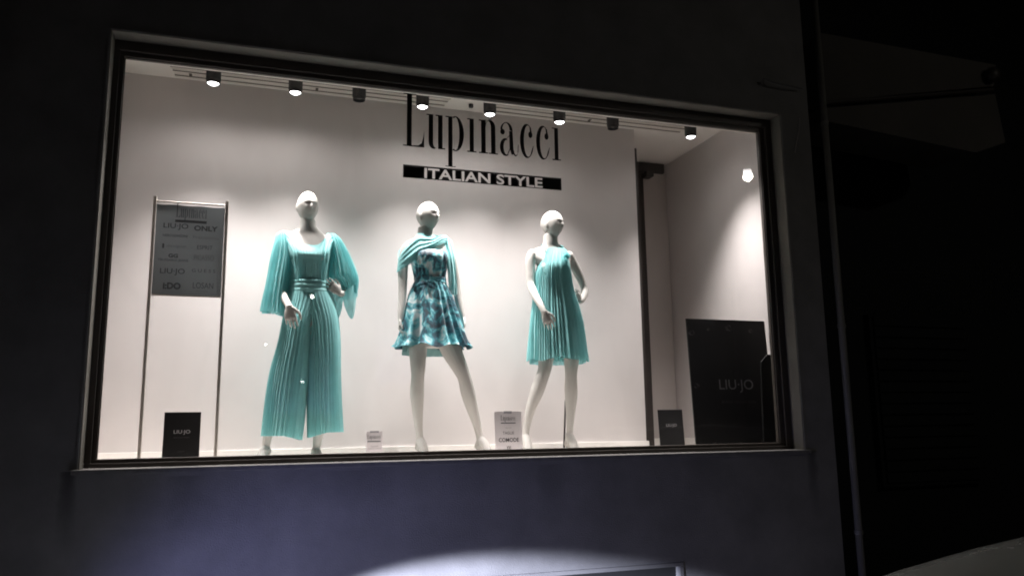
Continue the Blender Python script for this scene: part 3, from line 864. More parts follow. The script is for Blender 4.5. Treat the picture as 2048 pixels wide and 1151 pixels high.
def drape(name, rows, m, parent, n=240, pleats=40, kind='soft', p=2.2, a0=0, a1=360, hem=None, neck=None, jitter=.35, seed=1, sub=4, thickness=0.0012, wob=0.0):
    """cloth tube; rows (z, cx, rx, cy, ry, amp). hem(theta)->extra z on the last rows; top row first"""
    R1 = catmull([Vector((r[0], r[1], r[2], r[3])) for r in rows], sub)
    R2 = catmull([Vector((r[4], r[5], 0)) for r in rows], sub)
    rnd = random.Random(seed)
    ph = [0.0]
    for i in range(pleats): ph.append(ph[-1] + 1 + rnd.uniform(-jitter, jitter))
    tot = ph[-1]; ph = [q / tot for q in ph]
    am = [1 + rnd.uniform(-.35, .35) for _ in range(pleats)]
    cols = []
    for k in range(n + 1 if a1 - a0 < 360 else n):
        u = k / n
        j = 0
        while j < pleats - 1 and ph[j + 1] < u: j += 1
        f = (u - ph[j]) / (ph[j + 1] - ph[j])
        cols.append((R(a0 + (a1 - a0) * u), wave(f, kind) * am[j], u))
    V = []; nr = len(R1)
    for i, (r, q) in enumerate(zip(R1, R2)):
        fr = i / (nr - 1)
        for t, wv, u in cols:
            c, s_ = math.cos(t), math.sin(t)
            x = math.copysign(abs(c) ** (2 / p), c); y = math.copysign(abs(s_) ** (2 / p), s_)
            z = r[0]
            o = q[1] * wv
            if wob: o += wob * fr * (noise.noise(Vector((math.cos(t) * 2.2 + seed, math.sin(t) * 2.2, z * 3))) )
            nx, ny = c / max(.02, r[2]), s_ / max(.02, q[0])
            l = math.hypot(nx, ny); nx /= l; ny /= l
            if hem: z += hem(t) * fr ** 3
            if neck: z += neck(t) * (1 - fr) ** 4
            V.append((r[1] + r[2] * x + nx * o, r[3] + q[0] * y + ny * o, z))
    nc = len(cols); closed = (a1 - a0 >= 360)
    F = [(i * nc + k, i * nc + (k + 1) % nc, (i + 1) * nc + (k + 1) % nc, (i + 1) * nc + k) for i in range(nr - 1) for k in range(nc if closed else nc - 1)]
    o = MB().add(V, F).build(name, m, parent, smooth=True)
    return o

def sheet(name, top, bot, m, parent, nu=90, nv=16, folds=7, amp=.006, seed=2, closed=False, out=None):
    """ruled cloth between two 3D control polylines, folds running along u (lengthwise) or across"""
    A = catmull([Vector(q) for q in top], 12); B = catmull([Vector(q) for q in bot], 12)
    def samp(Cv, u):
        x = u * (len(Cv) - 1); i = min(int(x), len(Cv) - 2); return Cv[i].lerp(Cv[i + 1], x - i)
    V = []
    for i in range(nu + 1):
        u = i / nu
        a, b = samp(A, u), samp(B, u)
        for j in range(nv + 1):
            v = j / nv
            p = a.lerp(b, v)
            nrm = Vector(out(p)) if out else Vector((0, -1, 0))
            w = math.sin(math.pi * 2 * folds * v + 2.2 * math.sin(u * 5 + seed)) * (.5 + .5 * math.sin(v * math.pi))
            w += .6 * math.sin(math.pi * 2 * folds * .47 * v + u * 9 + seed)
            p = p + nrm * (amp * w + .010 * math.sin(v * math.pi))
            V.append(p)
    F = [(i * (nv + 1) + j, (i + 1) * (nv + 1) + j, (i + 1) * (nv + 1) + j + 1, i * (nv + 1) + j + 1) for i in range(nu) for j in range(nv)]
    return MB().add(V, F).build(name, m, parent, smooth=True)

MY = 0.73
# ---- mannequin one : pleated jumpsuit -------------------------------------------------
m1 = empty('mannequin', (0.40, MY, FLOOR), 'bald white mannequin in a turquoise pleated jumpsuit with wide sleeves, left hand on hip', 'mannequin', 'three dressed mannequins in the window')
b = MB()
stack(b, [(3.066, 0.375, 0.053, 0.735, .056), (3.023, 0.375, 0.057, 0.740, .056), (2.992, 0.379, 0.083, 0.745, .058), (2.970, 0.369, 0.120, 0.748, .060), (2.944, 0.371, 0.158, 0.748, .066), (2.900, 0.373, 0.163, 0.742, .080),
          (2.830, 0.383, 0.147, 0.735, .098), (2.759, 0.390, 0.132, 0.735, .100), (2.670, 0.399, 0.114, 0.740, .082), (2.592, 0.404, 0.123, 0.742, .080), (2.493, 0.410, 0.153, 0.742, .098), (2.370, 0.416, 0.178, 0.745, .112), (2.282, 0.422, 0.174, 0.745, .105), (2.178, 0.432, 0.125, 0.742, .07)])
ball(b, (0.327, 0.660, 2.787), (.043, .030, .048)); ball(b, (0.456, 0.660, 2.790), (.045, .040, .050))
head(b, (0.360, 0.725, 3.267), (0.378, 0.712, 3.049), 14, 2)
limb(b, [(0.335, 0.735, 2.332, 0.085), (0.297, 0.725, 2.139, 0.074), (0.248, 0.710, 1.916, 0.056), (0.211, 0.715, 1.833, 0.05), (0.186, 0.735, 1.733, 0.05), (0.165, 0.745, 1.617, 0.036), (0.149, 0.745, 1.518, 0.027), (0.144, 0.740, 1.479, 0.028)])
limb(b, [(0.506, 0.745, 2.337, 0.085), (0.503, 0.740, 2.144, 0.074), (0.497, 0.725, 1.918, 0.056), (0.497, 0.730, 1.833, 0.05), (0.498, 0.748, 1.714, 0.05), (0.488, 0.755, 1.595, 0.037), (0.479, 0.755, 1.495, 0.028), (0.475, 0.748, 1.451, 0.029)])
foot(b, (0.144, 0.740, 1.473), (-.35, -1, 0), 0); foot(b, (0.475, 0.748, 1.445), (.05, -1, 0), 0)
limb(b, [(0.234, 0.745, 2.907, 0.046), (0.209, 0.745, 2.841, 0.042), (0.196, 0.742, 2.732, 0.037), (0.188, 0.700, 2.618, 0.033), (0.203, 0.700, 2.549, 0.031), (0.233, 0.640, 2.478, 0.026), (0.260, 0.566, 2.414, 0.021)])
hand(b, (0.256, 0.556, 2.429), (.14, -.03, -1), (.30, .9, 0), (1, 0, 0), .190, 13, 4, 24)
limb(b, [(0.523, 0.752, 2.914, 0.046), (0.564, 0.760, 2.853, 0.042), (0.624, 0.775, 2.760, 0.037), (0.680, 0.780, 2.679, 0.033), (0.678, 0.760, 2.614, 0.032), (0.635, 0.710, 2.550, 0.026), (0.604, 0.675, 2.536, 0.021)])
hand(b, (0.607, 0.677, 2.536), (-.80, -.30, .62), (.15, .8, -.1), (.2, 0, 1), .165, 16, 4, 20)
body_object(b, m1)

# bodice
def hem_bod(t): return 0
drape('bodice', [(2.937, 0.377, 0.148, 0.744, .070, .0), (2.899, 0.377, 0.159, 0.738, .092, .0), (2.847, 0.382, 0.154, 0.728, .110, .0008), (2.796, 0.388, 0.145, 0.724, .120, .0012), (2.761, 0.391, 0.137, 0.728, .112, .002),
                 (2.687, 0.395, 0.131, 0.732, .108, .003), (2.627, 0.399, 0.136, 0.738, .100, .0035), (2.585, 0.402, 0.141, 0.740, .098, .003)], M['lining'], m1, n=300, pleats=46, kind='tri', p=2.3, jitter=.5, neck=lambda t: -.062 * math.exp(-(math.cos(t) / .60) ** 4) * (1 if math.sin(t) < 0 else .3))
# neckline fill under the sleeves : side panels of gathered cloth
sheet('shoulder_gather', [(0.194, 0.735, 2.960), (0.227, 0.685, 2.907), (0.268, 0.625, 2.801), (0.291, 0.625, 2.697), (0.305, 0.640, 2.606)], [(0.244, 0.730, 2.976), (0.270, 0.680, 2.923), (0.300, 0.620, 2.819), (0.317, 0.620, 2.697), (0.321, 0.636, 2.606)], M['chiffon'], m1, nu=60, nv=10, folds=2.5, amp=.004)
sheet('shoulder_gather', [(0.574, 0.740, 2.955), (0.548, 0.685, 2.912), (0.524, 0.630, 2.816), (0.510, 0.635, 2.709), (0.503, 0.648, 2.616)], [(0.513, 0.732, 2.979), (0.495, 0.680, 2.922), (0.482, 0.625, 2.820), (0.475, 0.628, 2.706), (0.472, 0.640, 2.613)], M['chiffon'], m1, nu=60, nv=10, folds=2.5, amp=.004)
# sleeves
drape('sleeve', [(2.974, 0.215, 0.020, 0.745, .030, .001), (2.948, 0.205, 0.040, 0.745, .052, .003), (2.875, 0.208, 0.054, 0.740, .066, .008), (2.785, 0.204, 0.064, 0.735, .070, .011), (2.677, 0.190, 0.063, 0.730, .072, .013),
                 (2.551, 0.176, 0.065, 0.720, .075, .015), (2.446, 0.166, 0.067, 0.715, .080, .018), (2.390, 0.165, 0.071, 0.712, .084, .020)], M['chiffon_thin'], m1, n=300, pleats=19, kind='tri', p=2.2, hem=lambda t: -.012 * math.cos(t) - .006 * math.sin(3 * t), wob=.02, seed=3)
drape('sleeve', [(2.977, 0.546, 0.021, 0.748, .030, .001), (2.945, 0.559, 0.044, 0.750, .052, .003), (2.882, 0.579, 0.058, 0.755, .066, .009), (2.792, 0.603, 0.076, 0.760, .075, .012), (2.713, 0.620, 0.091, 0.760, .080, .014),
                 (2.662, 0.630, 0.100, 0.758, .082, .010), (2.612, 0.657, 0.074, 0.755, .076, .010), (2.539, 0.675, 0.049, 0.748, .066, .010)], M['chiffon_thin'], m1, n=300, pleats=20, kind='tri', p=2.2, hem=lambda t: -.02 * math.sin(t), wob=.018, seed=5)
sheet('sleeve_point', [(0.726, 0.725, 2.639), (0.693, 0.680, 2.601), (0.651, 0.670, 2.569), (0.616, 0.690, 2.521)], [(0.726, 0.730, 2.517), (0.706, 0.720, 2.379), (0.674, 0.715, 2.381), (0.638, 0.715, 2.461)], M['chiffon_thin'], m1, nu=40, nv=24, folds=1.5, amp=.004, seed=1)
sheet('sleeve_back', [(0.545, 0.800, 2.651), (0.589, 0.815, 2.634), (0.647, 0.820, 2.615)], [(0.563, 0.800, 2.486), (0.609, 0.815, 2.381), (0.636, 0.820, 2.458)], M['chiffon'], m1, nu=30, nv=20, folds=2, amp=.005, seed=4)
# sash
drape('sash', [(2.623, 0.397, 0.138, 0.735, .104, .0), (2.612, 0.398, 0.141, 0.735, .110, .0), (2.595, 0.400, 0.143, 0.735, .107, .0), (2.584, 0.400, 0.145, 0.735, .114, .0), (2.566, 0.401, 0.146, 0.735, .109, .0), (2.552, 0.402, 0.149, 0.735, .116, .0), (2.531, 0.404, 0.151, 0.735, .112, .0)], M['lining'], m1, n=120, pleats=12, hem=lambda t: .006 * math.cos(t), sub=5)
# trousers : two pleated legs
zt = [(2.540, 0.372, 0.117, 0.735, .108, .001), (2.473, 0.364, 0.120, 0.735, .122, .002), (2.349, 0.332, 0.107, 0.732, .134, .0035), (2.174, 0.307, 0.110, 0.730, .135, .0045), (2.003, 0.283, 0.125, 0.730, .135, .006), (1.833, 0.266, 0.129, 0.730, .138, .0075), (1.682, 0.255, 0.129, 0.730, .142, .009), (1.556, 0.244, 0.125, 0.730, .150, .010)]
zr = [(2.543, 0.440, 0.114, 0.735, .109, .001), (2.476, 0.454, 0.123, 0.735, .123, .002), (2.353, 0.489, 0.114, 0.734, .134, .0035), (2.178, 0.507, 0.111, 0.732, .135, .0045), (2.004, 0.513, 0.108, 0.732, .135, .006), (1.833, 0.518, 0.110, 0.732, .138, .0075), (1.679, 0.526, 0.111, 0.732, .142, .009), (1.568, 0.533, 0.111, 0.732, .150, .010)]
hl = lambda t: -.030 * max(0, math.cos(t)) + .008 - .010 * math.sin(t) * 0
hr = lambda t: -.034 * max(0, -math.cos(t)) + .014
drape('trouser_leg', zt, M['chiffon'], m1, n=480, pleats=38, kind='knife', p=2.2, hem=hl, jitter=.3, seed=7)
drape('trouser_leg', zr, M['chiffon'], m1, n=480, pleats=36, kind='knife', p=2.2, hem=hr, jitter=.3, seed=8)
def shrink(rows, dx, dz): return [(r[0] + (dz if i == len(rows) - 1 else 0), r[1], r[2] - dx, r[3], r[4] - dx, 0.0) for i, r in enumerate(rows)]
drape('lining', shrink(zt, .014, .034), M['lining'], m1, n=80, pleats=8, p=2.2, hem=hl)
drape('lining', shrink(zr, .014, .034), M['lining'], m1, n=80, pleats=8, p=2.2, hem=hr)

# ---- mannequin two : printed dress and scarf --------------------------------------------
m2 = empty('mannequin', (1.30, MY, FLOOR), 'bald white mannequin in a short floral print dress with an aqua scarf over the shoulders', 'mannequin', 'three dressed mannequins in the window')
b = MB()
stack(b, [(3.068, 1.227, 0.056, 0.745, .054), (3.019, 1.223, 0.057, 0.748, .054), (2.989, 1.227, 0.072, 0.748, .052), (2.966, 1.232, 0.128, 0.748, .058), (2.940, 1.238, 0.164, 0.748, .064), (2.897, 1.237, 0.168, 0.742, .078),
          (2.840, 1.250, 0.134, 0.735, .095), (2.776, 1.256, 0.120, 0.735, .095), (2.687, 1.263, 0.103, 0.740, .078), (2.616, 1.266, 0.113, 0.742, .078), (2.523, 1.265, 0.144, 0.742, .095), (2.405, 1.266, 0.170, 0.745, .108), (2.302, 1.270, 0.173, 0.745, .105), (2.174, 1.273, 0.139, 0.742, .07)])
ball(b, (1.187, 0.660, 2.806), (.045, .040, .048)); ball(b, (1.310, 0.660, 2.813), (.045, .040, .048))
head(b, (1.235, 0.735, 3.262), (1.248, 0.725, 3.046), 38, 0)
limb(b, [(1.179, 0.735, 2.335, 0.085), (1.172, 0.730, 2.171, 0.068), (1.170, 0.718, 2.026, 0.054), (1.169, 0.718, 1.966, 0.048), (1.169, 0.735, 1.885, 0.05), (1.171, 0.744, 1.814, 0.049), (1.178, 0.748, 1.690, 0.036), (1.187, 0.745, 1.567, 0.026), (1.192, 0.740, 1.515, 0.028)])
limb(b, [(1.365, 0.735, 2.340, 0.088), (1.410, 0.720, 2.174, 0.078), (1.476, 0.700, 2.028, 0.058), (1.509, 0.698, 1.955, 0.05), (1.540, 0.715, 1.848, 0.053), (1.573, 0.730, 1.740, 0.044), (1.609, 0.740, 1.632, 0.032), (1.628, 0.740, 1.556, 0.027), (1.637, 0.735, 1.513, 0.029)])
foot(b, (1.196, 0.740, 1.507), (.12, -1, 0), 0); foot(b, (1.641, 0.735, 1.506), (.35, -1, 0), 0)
limb(b, [(1.093, 0.748, 2.902, 0.045), (1.067, 0.748, 2.833, 0.04), (1.059, 0.745, 2.720, 0.036), (1.057, 0.740, 2.608, 0.032), (1.052, 0.728, 2.514, 0.029), (1.042, 0.710, 2.419, 0.024), (1.037, 0.700, 2.364, 0.02)])
hand(b, (1.037, 0.702, 2.375), (-.10, -.10, -1), (.9, -.25, 0), (.2, -1, 0), .155, 34, 3, 20)
limb(b, [(1.388, 0.752, 2.931, 0.045), (1.421, 0.760, 2.865, 0.04), (1.450, 0.770, 2.742, 0.036), (1.469, 0.770, 2.629, 0.032), (1.481, 0.755, 2.533, 0.029), (1.494, 0.735, 2.448, 0.024), (1.503, 0.725, 2.402, 0.02)])
hand(b, (1.502, 0.727, 2.410), (.10, -.10, -1), (-.9, -.25, 0), (-.2, -1, 0), .155, 34, 3, 20)
body_object(b, m2)
drape('bodice', [(2.881, 1.254, 0.130, 0.735, .112, .0), (2.849, 1.252, 0.134, 0.725, .128, .002), (2.811, 1.252, 0.130, 0.723, .130, .004), (2.764, 1.255, 0.124, 0.730, .115, .005), (2.708, 1.258, 0.115, 0.736, .100, .005), (2.671, 1.261, 0.113, 0.738, .092, .004)],
      M['print'], m2, n=240, pleats=18, kind='soft', p=2.3, jitter=.5, seed=2)
drape('waist_ribbon', [(2.686, 1.261, 0.115, 0.735, .098, 0), (2.679, 1.262, 0.118, 0.735, .103, 0), (2.664, 1.262, 0.118, 0.735, .101, 0), (2.649, 1.263, 0.121, 0.735, .104, 0), (2.641, 1.263, 0.121, 0.735, .100, 0)], M['print'], m2, n=96, pleats=10, sub=3)
hem2 = lambda t: .010 * math.sin(9 * t + .6) + .008 * math.sin(5 * t)
drape('skirt', [(2.664, 1.262, 0.114, 0.736, .096, .002), (2.615, 1.259, 0.133, 0.735, .110, .006), (2.541, 1.263, 0.163, 0.735, .130, .010), (2.448, 1.268, 0.187, 0.732, .150, .014), (2.337, 1.275, 0.214, 0.730, .168, .018), (2.246, 1.281, 0.241, 0.730, .180, .021), (2.198, 1.286, 0.263, 0.730, .192, .024), (2.177, 1.285, 0.280, 0.730, .200, .026)],
      M['print'], m2, n=420, pleats=14, kind='soft', p=2.1, jitter=.6, seed=11, hem=hem2, wob=.02)
drape('underskirt', [(2.523, 1.262, 0.150, 0.740, .115, .0), (2.303, 1.275, 0.192, 0.750, .145, .006), (2.129, 1.279, 0.208, 0.770, .160, .010)], M['printlining'], m2, n=200, pleats=14, seed=6,
      hem=lambda t: .075 * max(0, -math.sin(t)) - .004)
# bow
def loop_ribbon(name, pts, w, m, parent, axis=(0, 0, 1)):
    C = catmull([Vector(p) for p in pts], 8); V = []
    for i, p in enumerate(C):
        d = (C[min(i + 1, len(C) - 1)] - C[max(0, i - 1)]).normalized()
        a = Vector((0, -1, 0)).cross(d)
        if a.length < .1: a = Vector(axis)
        a = a.normalized() * w / 2
        k = .5 + .5 * min(1, i / 6.0) if i < 6 else 1
        for j in range(5):
            f = j / 2 - 1
            V.append(p + a * f * k + Vector((0, -.004 * (1 - f * f), 0)))
    F = [(i * 5 + j, (i + 1) * 5 + j, (i + 1) * 5 + j + 1, i * 5 + j + 1) for i in range(len(C) - 1) for j in range(4)]
    return MB().add(V, F).build(name, m, parent, smooth=True)
loop_ribbon('bow', [(1.202, 0.625, 2.635), (1.168, 0.600, 2.621), (1.133, 0.605, 2.595), (1.131, 0.615, 2.564), (1.164, 0.600, 2.585), (1.201, 0.620, 2.626)], .026, M['print'], m2)
loop_ribbon('bow', [(1.202, 0.625, 2.635), (1.237, 0.600, 2.639), (1.269, 0.610, 2.624), (1.277, 0.615, 2.596), (1.237, 0.600, 2.602), (1.205, 0.620, 2.626)], .026, M['print'], m2)
loop_ribbon('ribbon_tail', [(1.200, 0.615, 2.629), (1.203, 0.595, 2.571), (1.211, 0.580, 2.497), (1.230, 0.565, 2.395)], .022, M['print'], m2)
loop_ribbon('ribbon_tail', [(1.196, 0.615, 2.629), (1.178, 0.595, 2.563), (1.164, 0.580, 2.488)], .022, M['print'], m2)
mb = MB(); ball(mb, (1.200, 0.615, 2.629), (.014, .012, .014), n=10); mb.build('knot', M['print'], m2, smooth=True)
# scarf
def outc(cx): return lambda p: ((p.x - cx) * 2.2, (p.y - .748) * 3.0, .15)
sheet('scarf', [(1.096, 0.825, 2.945), (1.036, 0.780, 2.894), (1.022, 0.720, 2.825), (1.045, 0.670, 2.871), (1.108, 0.660, 2.947), (1.162, 0.670, 2.982), (1.211, 0.655, 2.974), (1.262, 0.650, 2.969), (1.313, 0.675, 2.996), (1.370, 0.725, 3.015), (1.407, 0.780, 3.011), (1.353, 0.815, 3.004)],
      [(1.122, 0.840, 2.835), (1.047, 0.795, 2.747), (1.010, 0.730, 2.715), (1.035, 0.670, 2.730), (1.091, 0.640, 2.764), (1.145, 0.635, 2.810), (1.199, 0.630, 2.845), (1.259, 0.635, 2.887), (1.316, 0.655, 2.924), (1.396, 0.720, 2.966), (1.434, 0.780, 2.955), (1.371, 0.825, 2.922)],
      M['chiffon'], m2, nu=200, nv=28, folds=4, amp=.0035, seed=3)
sheet('scarf_back', [(1.404, 0.770, 3.005), (1.351, 0.805, 3.025), (1.261, 0.815, 3.037), (1.170, 0.818, 3.009), (1.094, 0.815, 2.950)], [(1.432, 0.790, 2.918), (1.373, 0.832, 2.904), (1.268, 0.845, 2.890), (1.176, 0.845, 2.870), (1.099, 0.835, 2.833)],
      M['chiffon'], m2, nu=60, nv=16, folds=3, amp=.004, seed=3, out=lambda p: (0, 1, 0))
sheet('scarf_cowl', [(1.170, 0.780, 2.993), (1.157, 0.735, 3.005), (1.167, 0.695, 3.011), (1.209, 0.680, 3.003), (1.256, 0.690, 2.996), (1.285, 0.735, 3.012), (1.291, 0.780, 3.031)], [(1.143, 0.795, 2.956), (1.115, 0.730, 2.948), (1.139, 0.665, 2.905), (1.201, 0.640, 2.896), (1.270, 0.650, 2.932), (1.331, 0.720, 2.974), (1.338, 0.785, 2.996)],
      M['chiffon'], m2, nu=90, nv=18, folds=2.5, amp=.004, seed=6)
sheet('scarf_tail', [(1.350, 0.720, 3.002), (1.371, 0.680, 2.846), (1.377, 0.675, 2.721), (1.386, 0.680, 2.629), (1.396, 0.690, 2.553)], [(1.425, 0.730, 2.982), (1.435, 0.695, 2.853), (1.445, 0.690, 2.727), (1.454, 0.695, 2.635), (1.460, 0.705, 2.569)],
      M['chiffon'], m2, nu=70, nv=24, folds=2.5, amp=.005, seed=2)

# ---- mannequin three : halter dress -------------------------------------------------------
m3 = empty('mannequin', (2.25, MY, FLOOR), 'bald white mannequin in a short turquoise halter dress with a rosette on the shoulder', 'mannequin', 'three dressed mannequins in the window')
b = MB()
stack(b, [(3.073, 2.223, 0.056, 0.748, .054), (3.013, 2.222, 0.059, 0.748, .054), (2.977, 2.222, 0.080, 0.748, .052), (2.957, 2.220, 0.128, 0.748, .058), (2.929, 2.222, 0.163, 0.748, .064), (2.880, 2.224, 0.161, 0.742, .078),
          (2.824, 2.239, 0.134, 0.735, .095), (2.761, 2.241, 0.125, 0.735, .095), (2.667, 2.247, 0.110, 0.740, .078), (2.597, 2.250, 0.123, 0.742, .078), (2.499, 2.254, 0.158, 0.742, .095), (2.383, 2.259, 0.180, 0.745, .108), (2.279, 2.263, 0.177, 0.745, .105), (2.152, 2.262, 0.140, 0.742, .07)])
ball(b, (2.155, 0.660, 2.794), (.045, .040, .048)); ball(b, (2.278, 0.660, 2.796), (.045, .040, .048))
head(b, (2.227, 0.735, 3.264), (2.239, 0.725, 3.049), 40, 0)
limb(b, [(2.176, 0.735, 2.303, 0.08), (2.161, 0.725, 2.168, 0.066), (2.146, 0.712, 2.072, 0.056), (2.130, 0.705, 2.007, 0.05), (2.101, 0.720, 1.922, 0.052), (2.077, 0.735, 1.848, 0.05), (2.038, 0.755, 1.737, 0.038), (2.018, 0.770, 1.645, 0.029), (2.003, 0.775, 1.564, 0.024), (1.996, 0.770, 1.517, 0.026)])
limb(b, [(2.364, 0.740, 2.308, 0.085), (2.370, 0.735, 2.153, 0.066), (2.358, 0.720, 2.036, 0.052), (2.354, 0.720, 1.972, 0.046), (2.358, 0.735, 1.885, 0.05), (2.360, 0.744, 1.810, 0.048), (2.354, 0.748, 1.697, 0.036), (2.345, 0.745, 1.585, 0.026), (2.340, 0.740, 1.529, 0.027)])
foot(b, (1.996, 0.770, 1.513), (-.1, -1, 0), 0); foot(b, (2.339, 0.740, 1.522), (.05, -1, 0), 0)
limb(b, [(2.075, 0.748, 2.913, 0.045), (2.052, 0.746, 2.856, 0.04), (2.048, 0.740, 2.753, 0.036), (2.045, 0.725, 2.664, 0.032), (2.047, 0.655, 2.583, 0.03), (2.062, 0.580, 2.497, 0.025), (2.079, 0.545, 2.432, 0.02)])
hand(b, (2.081, 0.549, 2.444), (.34, -.03, -1), (.2, .9, 0), (1, 0, 0), .178, 11, 3, 24)
limb(b, [(2.369, 0.752, 2.914, 0.045), (2.411, 0.765, 2.862, 0.038), (2.468, 0.785, 2.780, 0.035), (2.511, 0.792, 2.695, 0.031), (2.517, 0.780, 2.641, 0.03), (2.472, 0.730, 2.572, 0.025), (2.438, 0.700, 2.550, 0.02)])
hand(b, (2.439, 0.702, 2.551), (-.65, -.30, .75), (.1, .8, -.1), (.3, 0, 1), .140, 14, 3, 20)
body_object(b, m3)
z3 = [(2.952, 2.250, 0.079, 0.716, .075, .002), (2.916, 2.248, 0.098, 0.716, .092, .003), (2.859, 2.235, 0.112, 0.714, .114, .004), (2.803, 2.227, 0.127, 0.712, .128, .004), (2.741, 2.225, 0.141, 0.715, .130, .0045), (2.633, 2.232, 0.155, 0.725, .132, .005),
      (2.517, 2.242, 0.182, 0.730, .142, .006), (2.381, 2.250, 0.208, 0.730, .150, .007), (2.227, 2.255, 0.224, 0.730, .160, .008), (2.093, 2.258, 0.237, 0.730, .172, .009)]
drape('dress', z3, M['chiffon'], m3, n=640, pleats=54, kind='knife', p=2.2, hem=lambda t: .010 * math.sin(6 * t) + .004 * math.sin(3 * t), jitter=.45, seed=21, wob=.012)
drape('lining', [(r[0], r[1], r[2] - .016, r[3], r[4] - .018, 0.0) for r in z3[1:-1]] + [(z3[-1][0] + .035, z3[-1][1], z3[-1][2] - .02, z3[-1][3], z3[-1][4] - .02, 0.0)], M['lining'], m3, n=100, pleats=8)
drape('underskirt', [(2.364, 2.258, 0.194, 0.748, .135, .004), (2.210, 2.263, 0.212, 0.752, .150, .007), (2.069, 2.261, 0.212, 0.756, .158, .010)], M['chiffon_thin'], m3, n=200, pleats=20, seed=4, hem=lambda t: .03 * max(0, -math.sin(t)))
sheet('neck_strap', [(2.153, 0.670, 2.921), (2.138, 0.705, 2.951), (2.145, 0.745, 2.992), (2.192, 0.790, 3.017)], [(2.176, 0.668, 2.902), (2.155, 0.698, 2.927), (2.162, 0.745, 2.965), (2.205, 0.792, 2.994)], M['chiffon'], m3, nu=30, nv=8, folds=1.5, amp=.002)
sheet('neck_strap', [(2.269, 0.670, 2.927), (2.313, 0.705, 2.957), (2.326, 0.745, 2.994), (2.285, 0.790, 3.018)], [(2.243, 0.668, 2.906), (2.288, 0.698, 2.926), (2.304, 0.745, 2.965), (2.277, 0.792, 2.994)], M['chiffon'], m3, nu=30, nv=8, folds=1.5, amp=.002)
# rosette
rs = MB(); rnd = random.Random(9)
c0 = Vector((2.283, 0.600, 2.878))
for k in range(16):
    c = c0 + Vector((rnd.uniform(-.016, .016), rnd.uniform(-.02, .02), rnd.uniform(-.04, .038)))
    ax = Vector((rnd.uniform(-1, 1), rnd.uniform(-1, .2), rnd.uniform(-1, 1))).normalized()
    u = ax.orthogonal().normalized(); w_ = ax.cross(u); V = [c]; nn = 22
    for i in range(nn):
        t = 2 * math.pi * i / nn
        rr_ = .017 + .004 * math.sin(3 * t + k)
        V.append(c + (u * math.cos(t) + w_ * math.sin(t)) * rr_ + ax * (.006 * math.sin(5 * t + k) + .006))
    rs.add(V, [(0, i + 1, (i + 1) % nn + 1) for i in range(nn)])
rs.build('rosette', M['chiffon_thin'], m3, smooth=True)
# support rod and glass base of the third mannequin
MB().cyl((2.369, 0.880, 1.795), (2.344, .88, FLOOR + .01), .007, n=12).build('support_rod', M['darkdoor'], m3)
MB().cyl((2.344, .88, FLOOR + .0005), (2.344, .88, FLOOR + .009), .15, n=48).build('base_plate', M['acrylic'], m3)

# ------------------------------------------------------------------ right side of the street
pipe = MB()
pipe.cyl((4.250, -.045, .0), (4.250, -.045, 5.4), .026, n=18)
pp_ = pipe.build('downpipe', M['pipe'], None, smooth=True)
tag(pp_, 'slim vertical downpipe at the right corner of the shop facade', 'downpipe')
for z in (.8, 2.3, 3.9):
    MB().cyl((4.250, -.045, z), (4.250, -.045, z + .03), .031, n=18).build('pipe_clip', M['pipe'], pp_)
nb_ = empty('neighbour_building', (9, 1.2, 0), 'unlit dark building to the right of the shop', 'building')
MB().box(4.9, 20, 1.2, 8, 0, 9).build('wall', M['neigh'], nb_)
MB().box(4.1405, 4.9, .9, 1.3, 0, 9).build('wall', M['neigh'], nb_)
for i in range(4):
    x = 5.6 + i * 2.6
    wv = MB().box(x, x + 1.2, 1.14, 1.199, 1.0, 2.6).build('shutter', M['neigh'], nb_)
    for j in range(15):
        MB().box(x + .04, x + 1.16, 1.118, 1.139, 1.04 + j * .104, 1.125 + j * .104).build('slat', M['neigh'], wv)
# folded awning hanging on the neighbour
aw = empty('awning', (5.2, .2, 3.9), 'dim folded awning hanging over the dark corner at the upper right', 'awning')
mb = MB()
P4 = [(4.503, 0.200, 4.840), (6.445, 0.200, 4.813), (6.389, 0.200, 4.601), (4.475, 0.200, 4.225)]
Q4 = [(4.482, 0.200, 4.195), (6.389, 0.200, 4.524), (6.444, 0.200, 4.066), (6.078, 0.200, 3.936), (4.469, 0.200, 4.058)]
def slabpoly(P, th, name, m, parent):
    n = len(P); V = [Vector(p) for p in P] + [Vector(p) + Vector((0, th, 0)) for p in P]
    return MB().add(V, [tuple(range(n)), tuple(range(2 * n - 1, n - 1, -1))] + [(i, (i + 1) % n, n + (i + 1) % n, n + i) for i in range(n)]).build(name, m, parent)
slabpoly(P4, .5, 'canopy', M['awn'], aw)
slabpoly(Q4, .5, 'valance', M['awn'], aw)
MB().cyl((4.440, 0.150, 4.187), (6.302, 0.150, 4.531), .018, n=10).build('arm', M['darkdoor'], aw)
mb = MB(); ball(mb, (6.325, 0.150, 4.678), (.07, .06, .07)); mb.build('roller_end', M['darkdoor'], aw, smooth=True)
cb = MB(); limb(cb, [(4.068, -0.030, 4.188, 0.006), (3.945, -0.050, 4.189, 0.006), (3.785, -0.050, 4.198, 0.006), (3.716, -0.040, 4.222, 0.006), (3.724, -0.020, 4.191, 0.006), (3.751, 0.000, 4.186, 0.006)], 8)
tag(cb.build('cable_hook', M['cable'], None, smooth=True), 'thin cable stub bent out of the wall above the window corner', 'cable')
cb = MB(); limb(cb, [(4.044, -0.010, 3.952, 0.0016), (4.028, -0.012, 3.843, 0.0016), (3.996, -0.012, 3.746, 0.0016), (3.977, -0.010, 3.663, 0.0016)], 6)
tag(cb.build('loose_wire', M['steel'], None, smooth=True), 'fine loose wire hanging right of the upper window corner', 'wire')

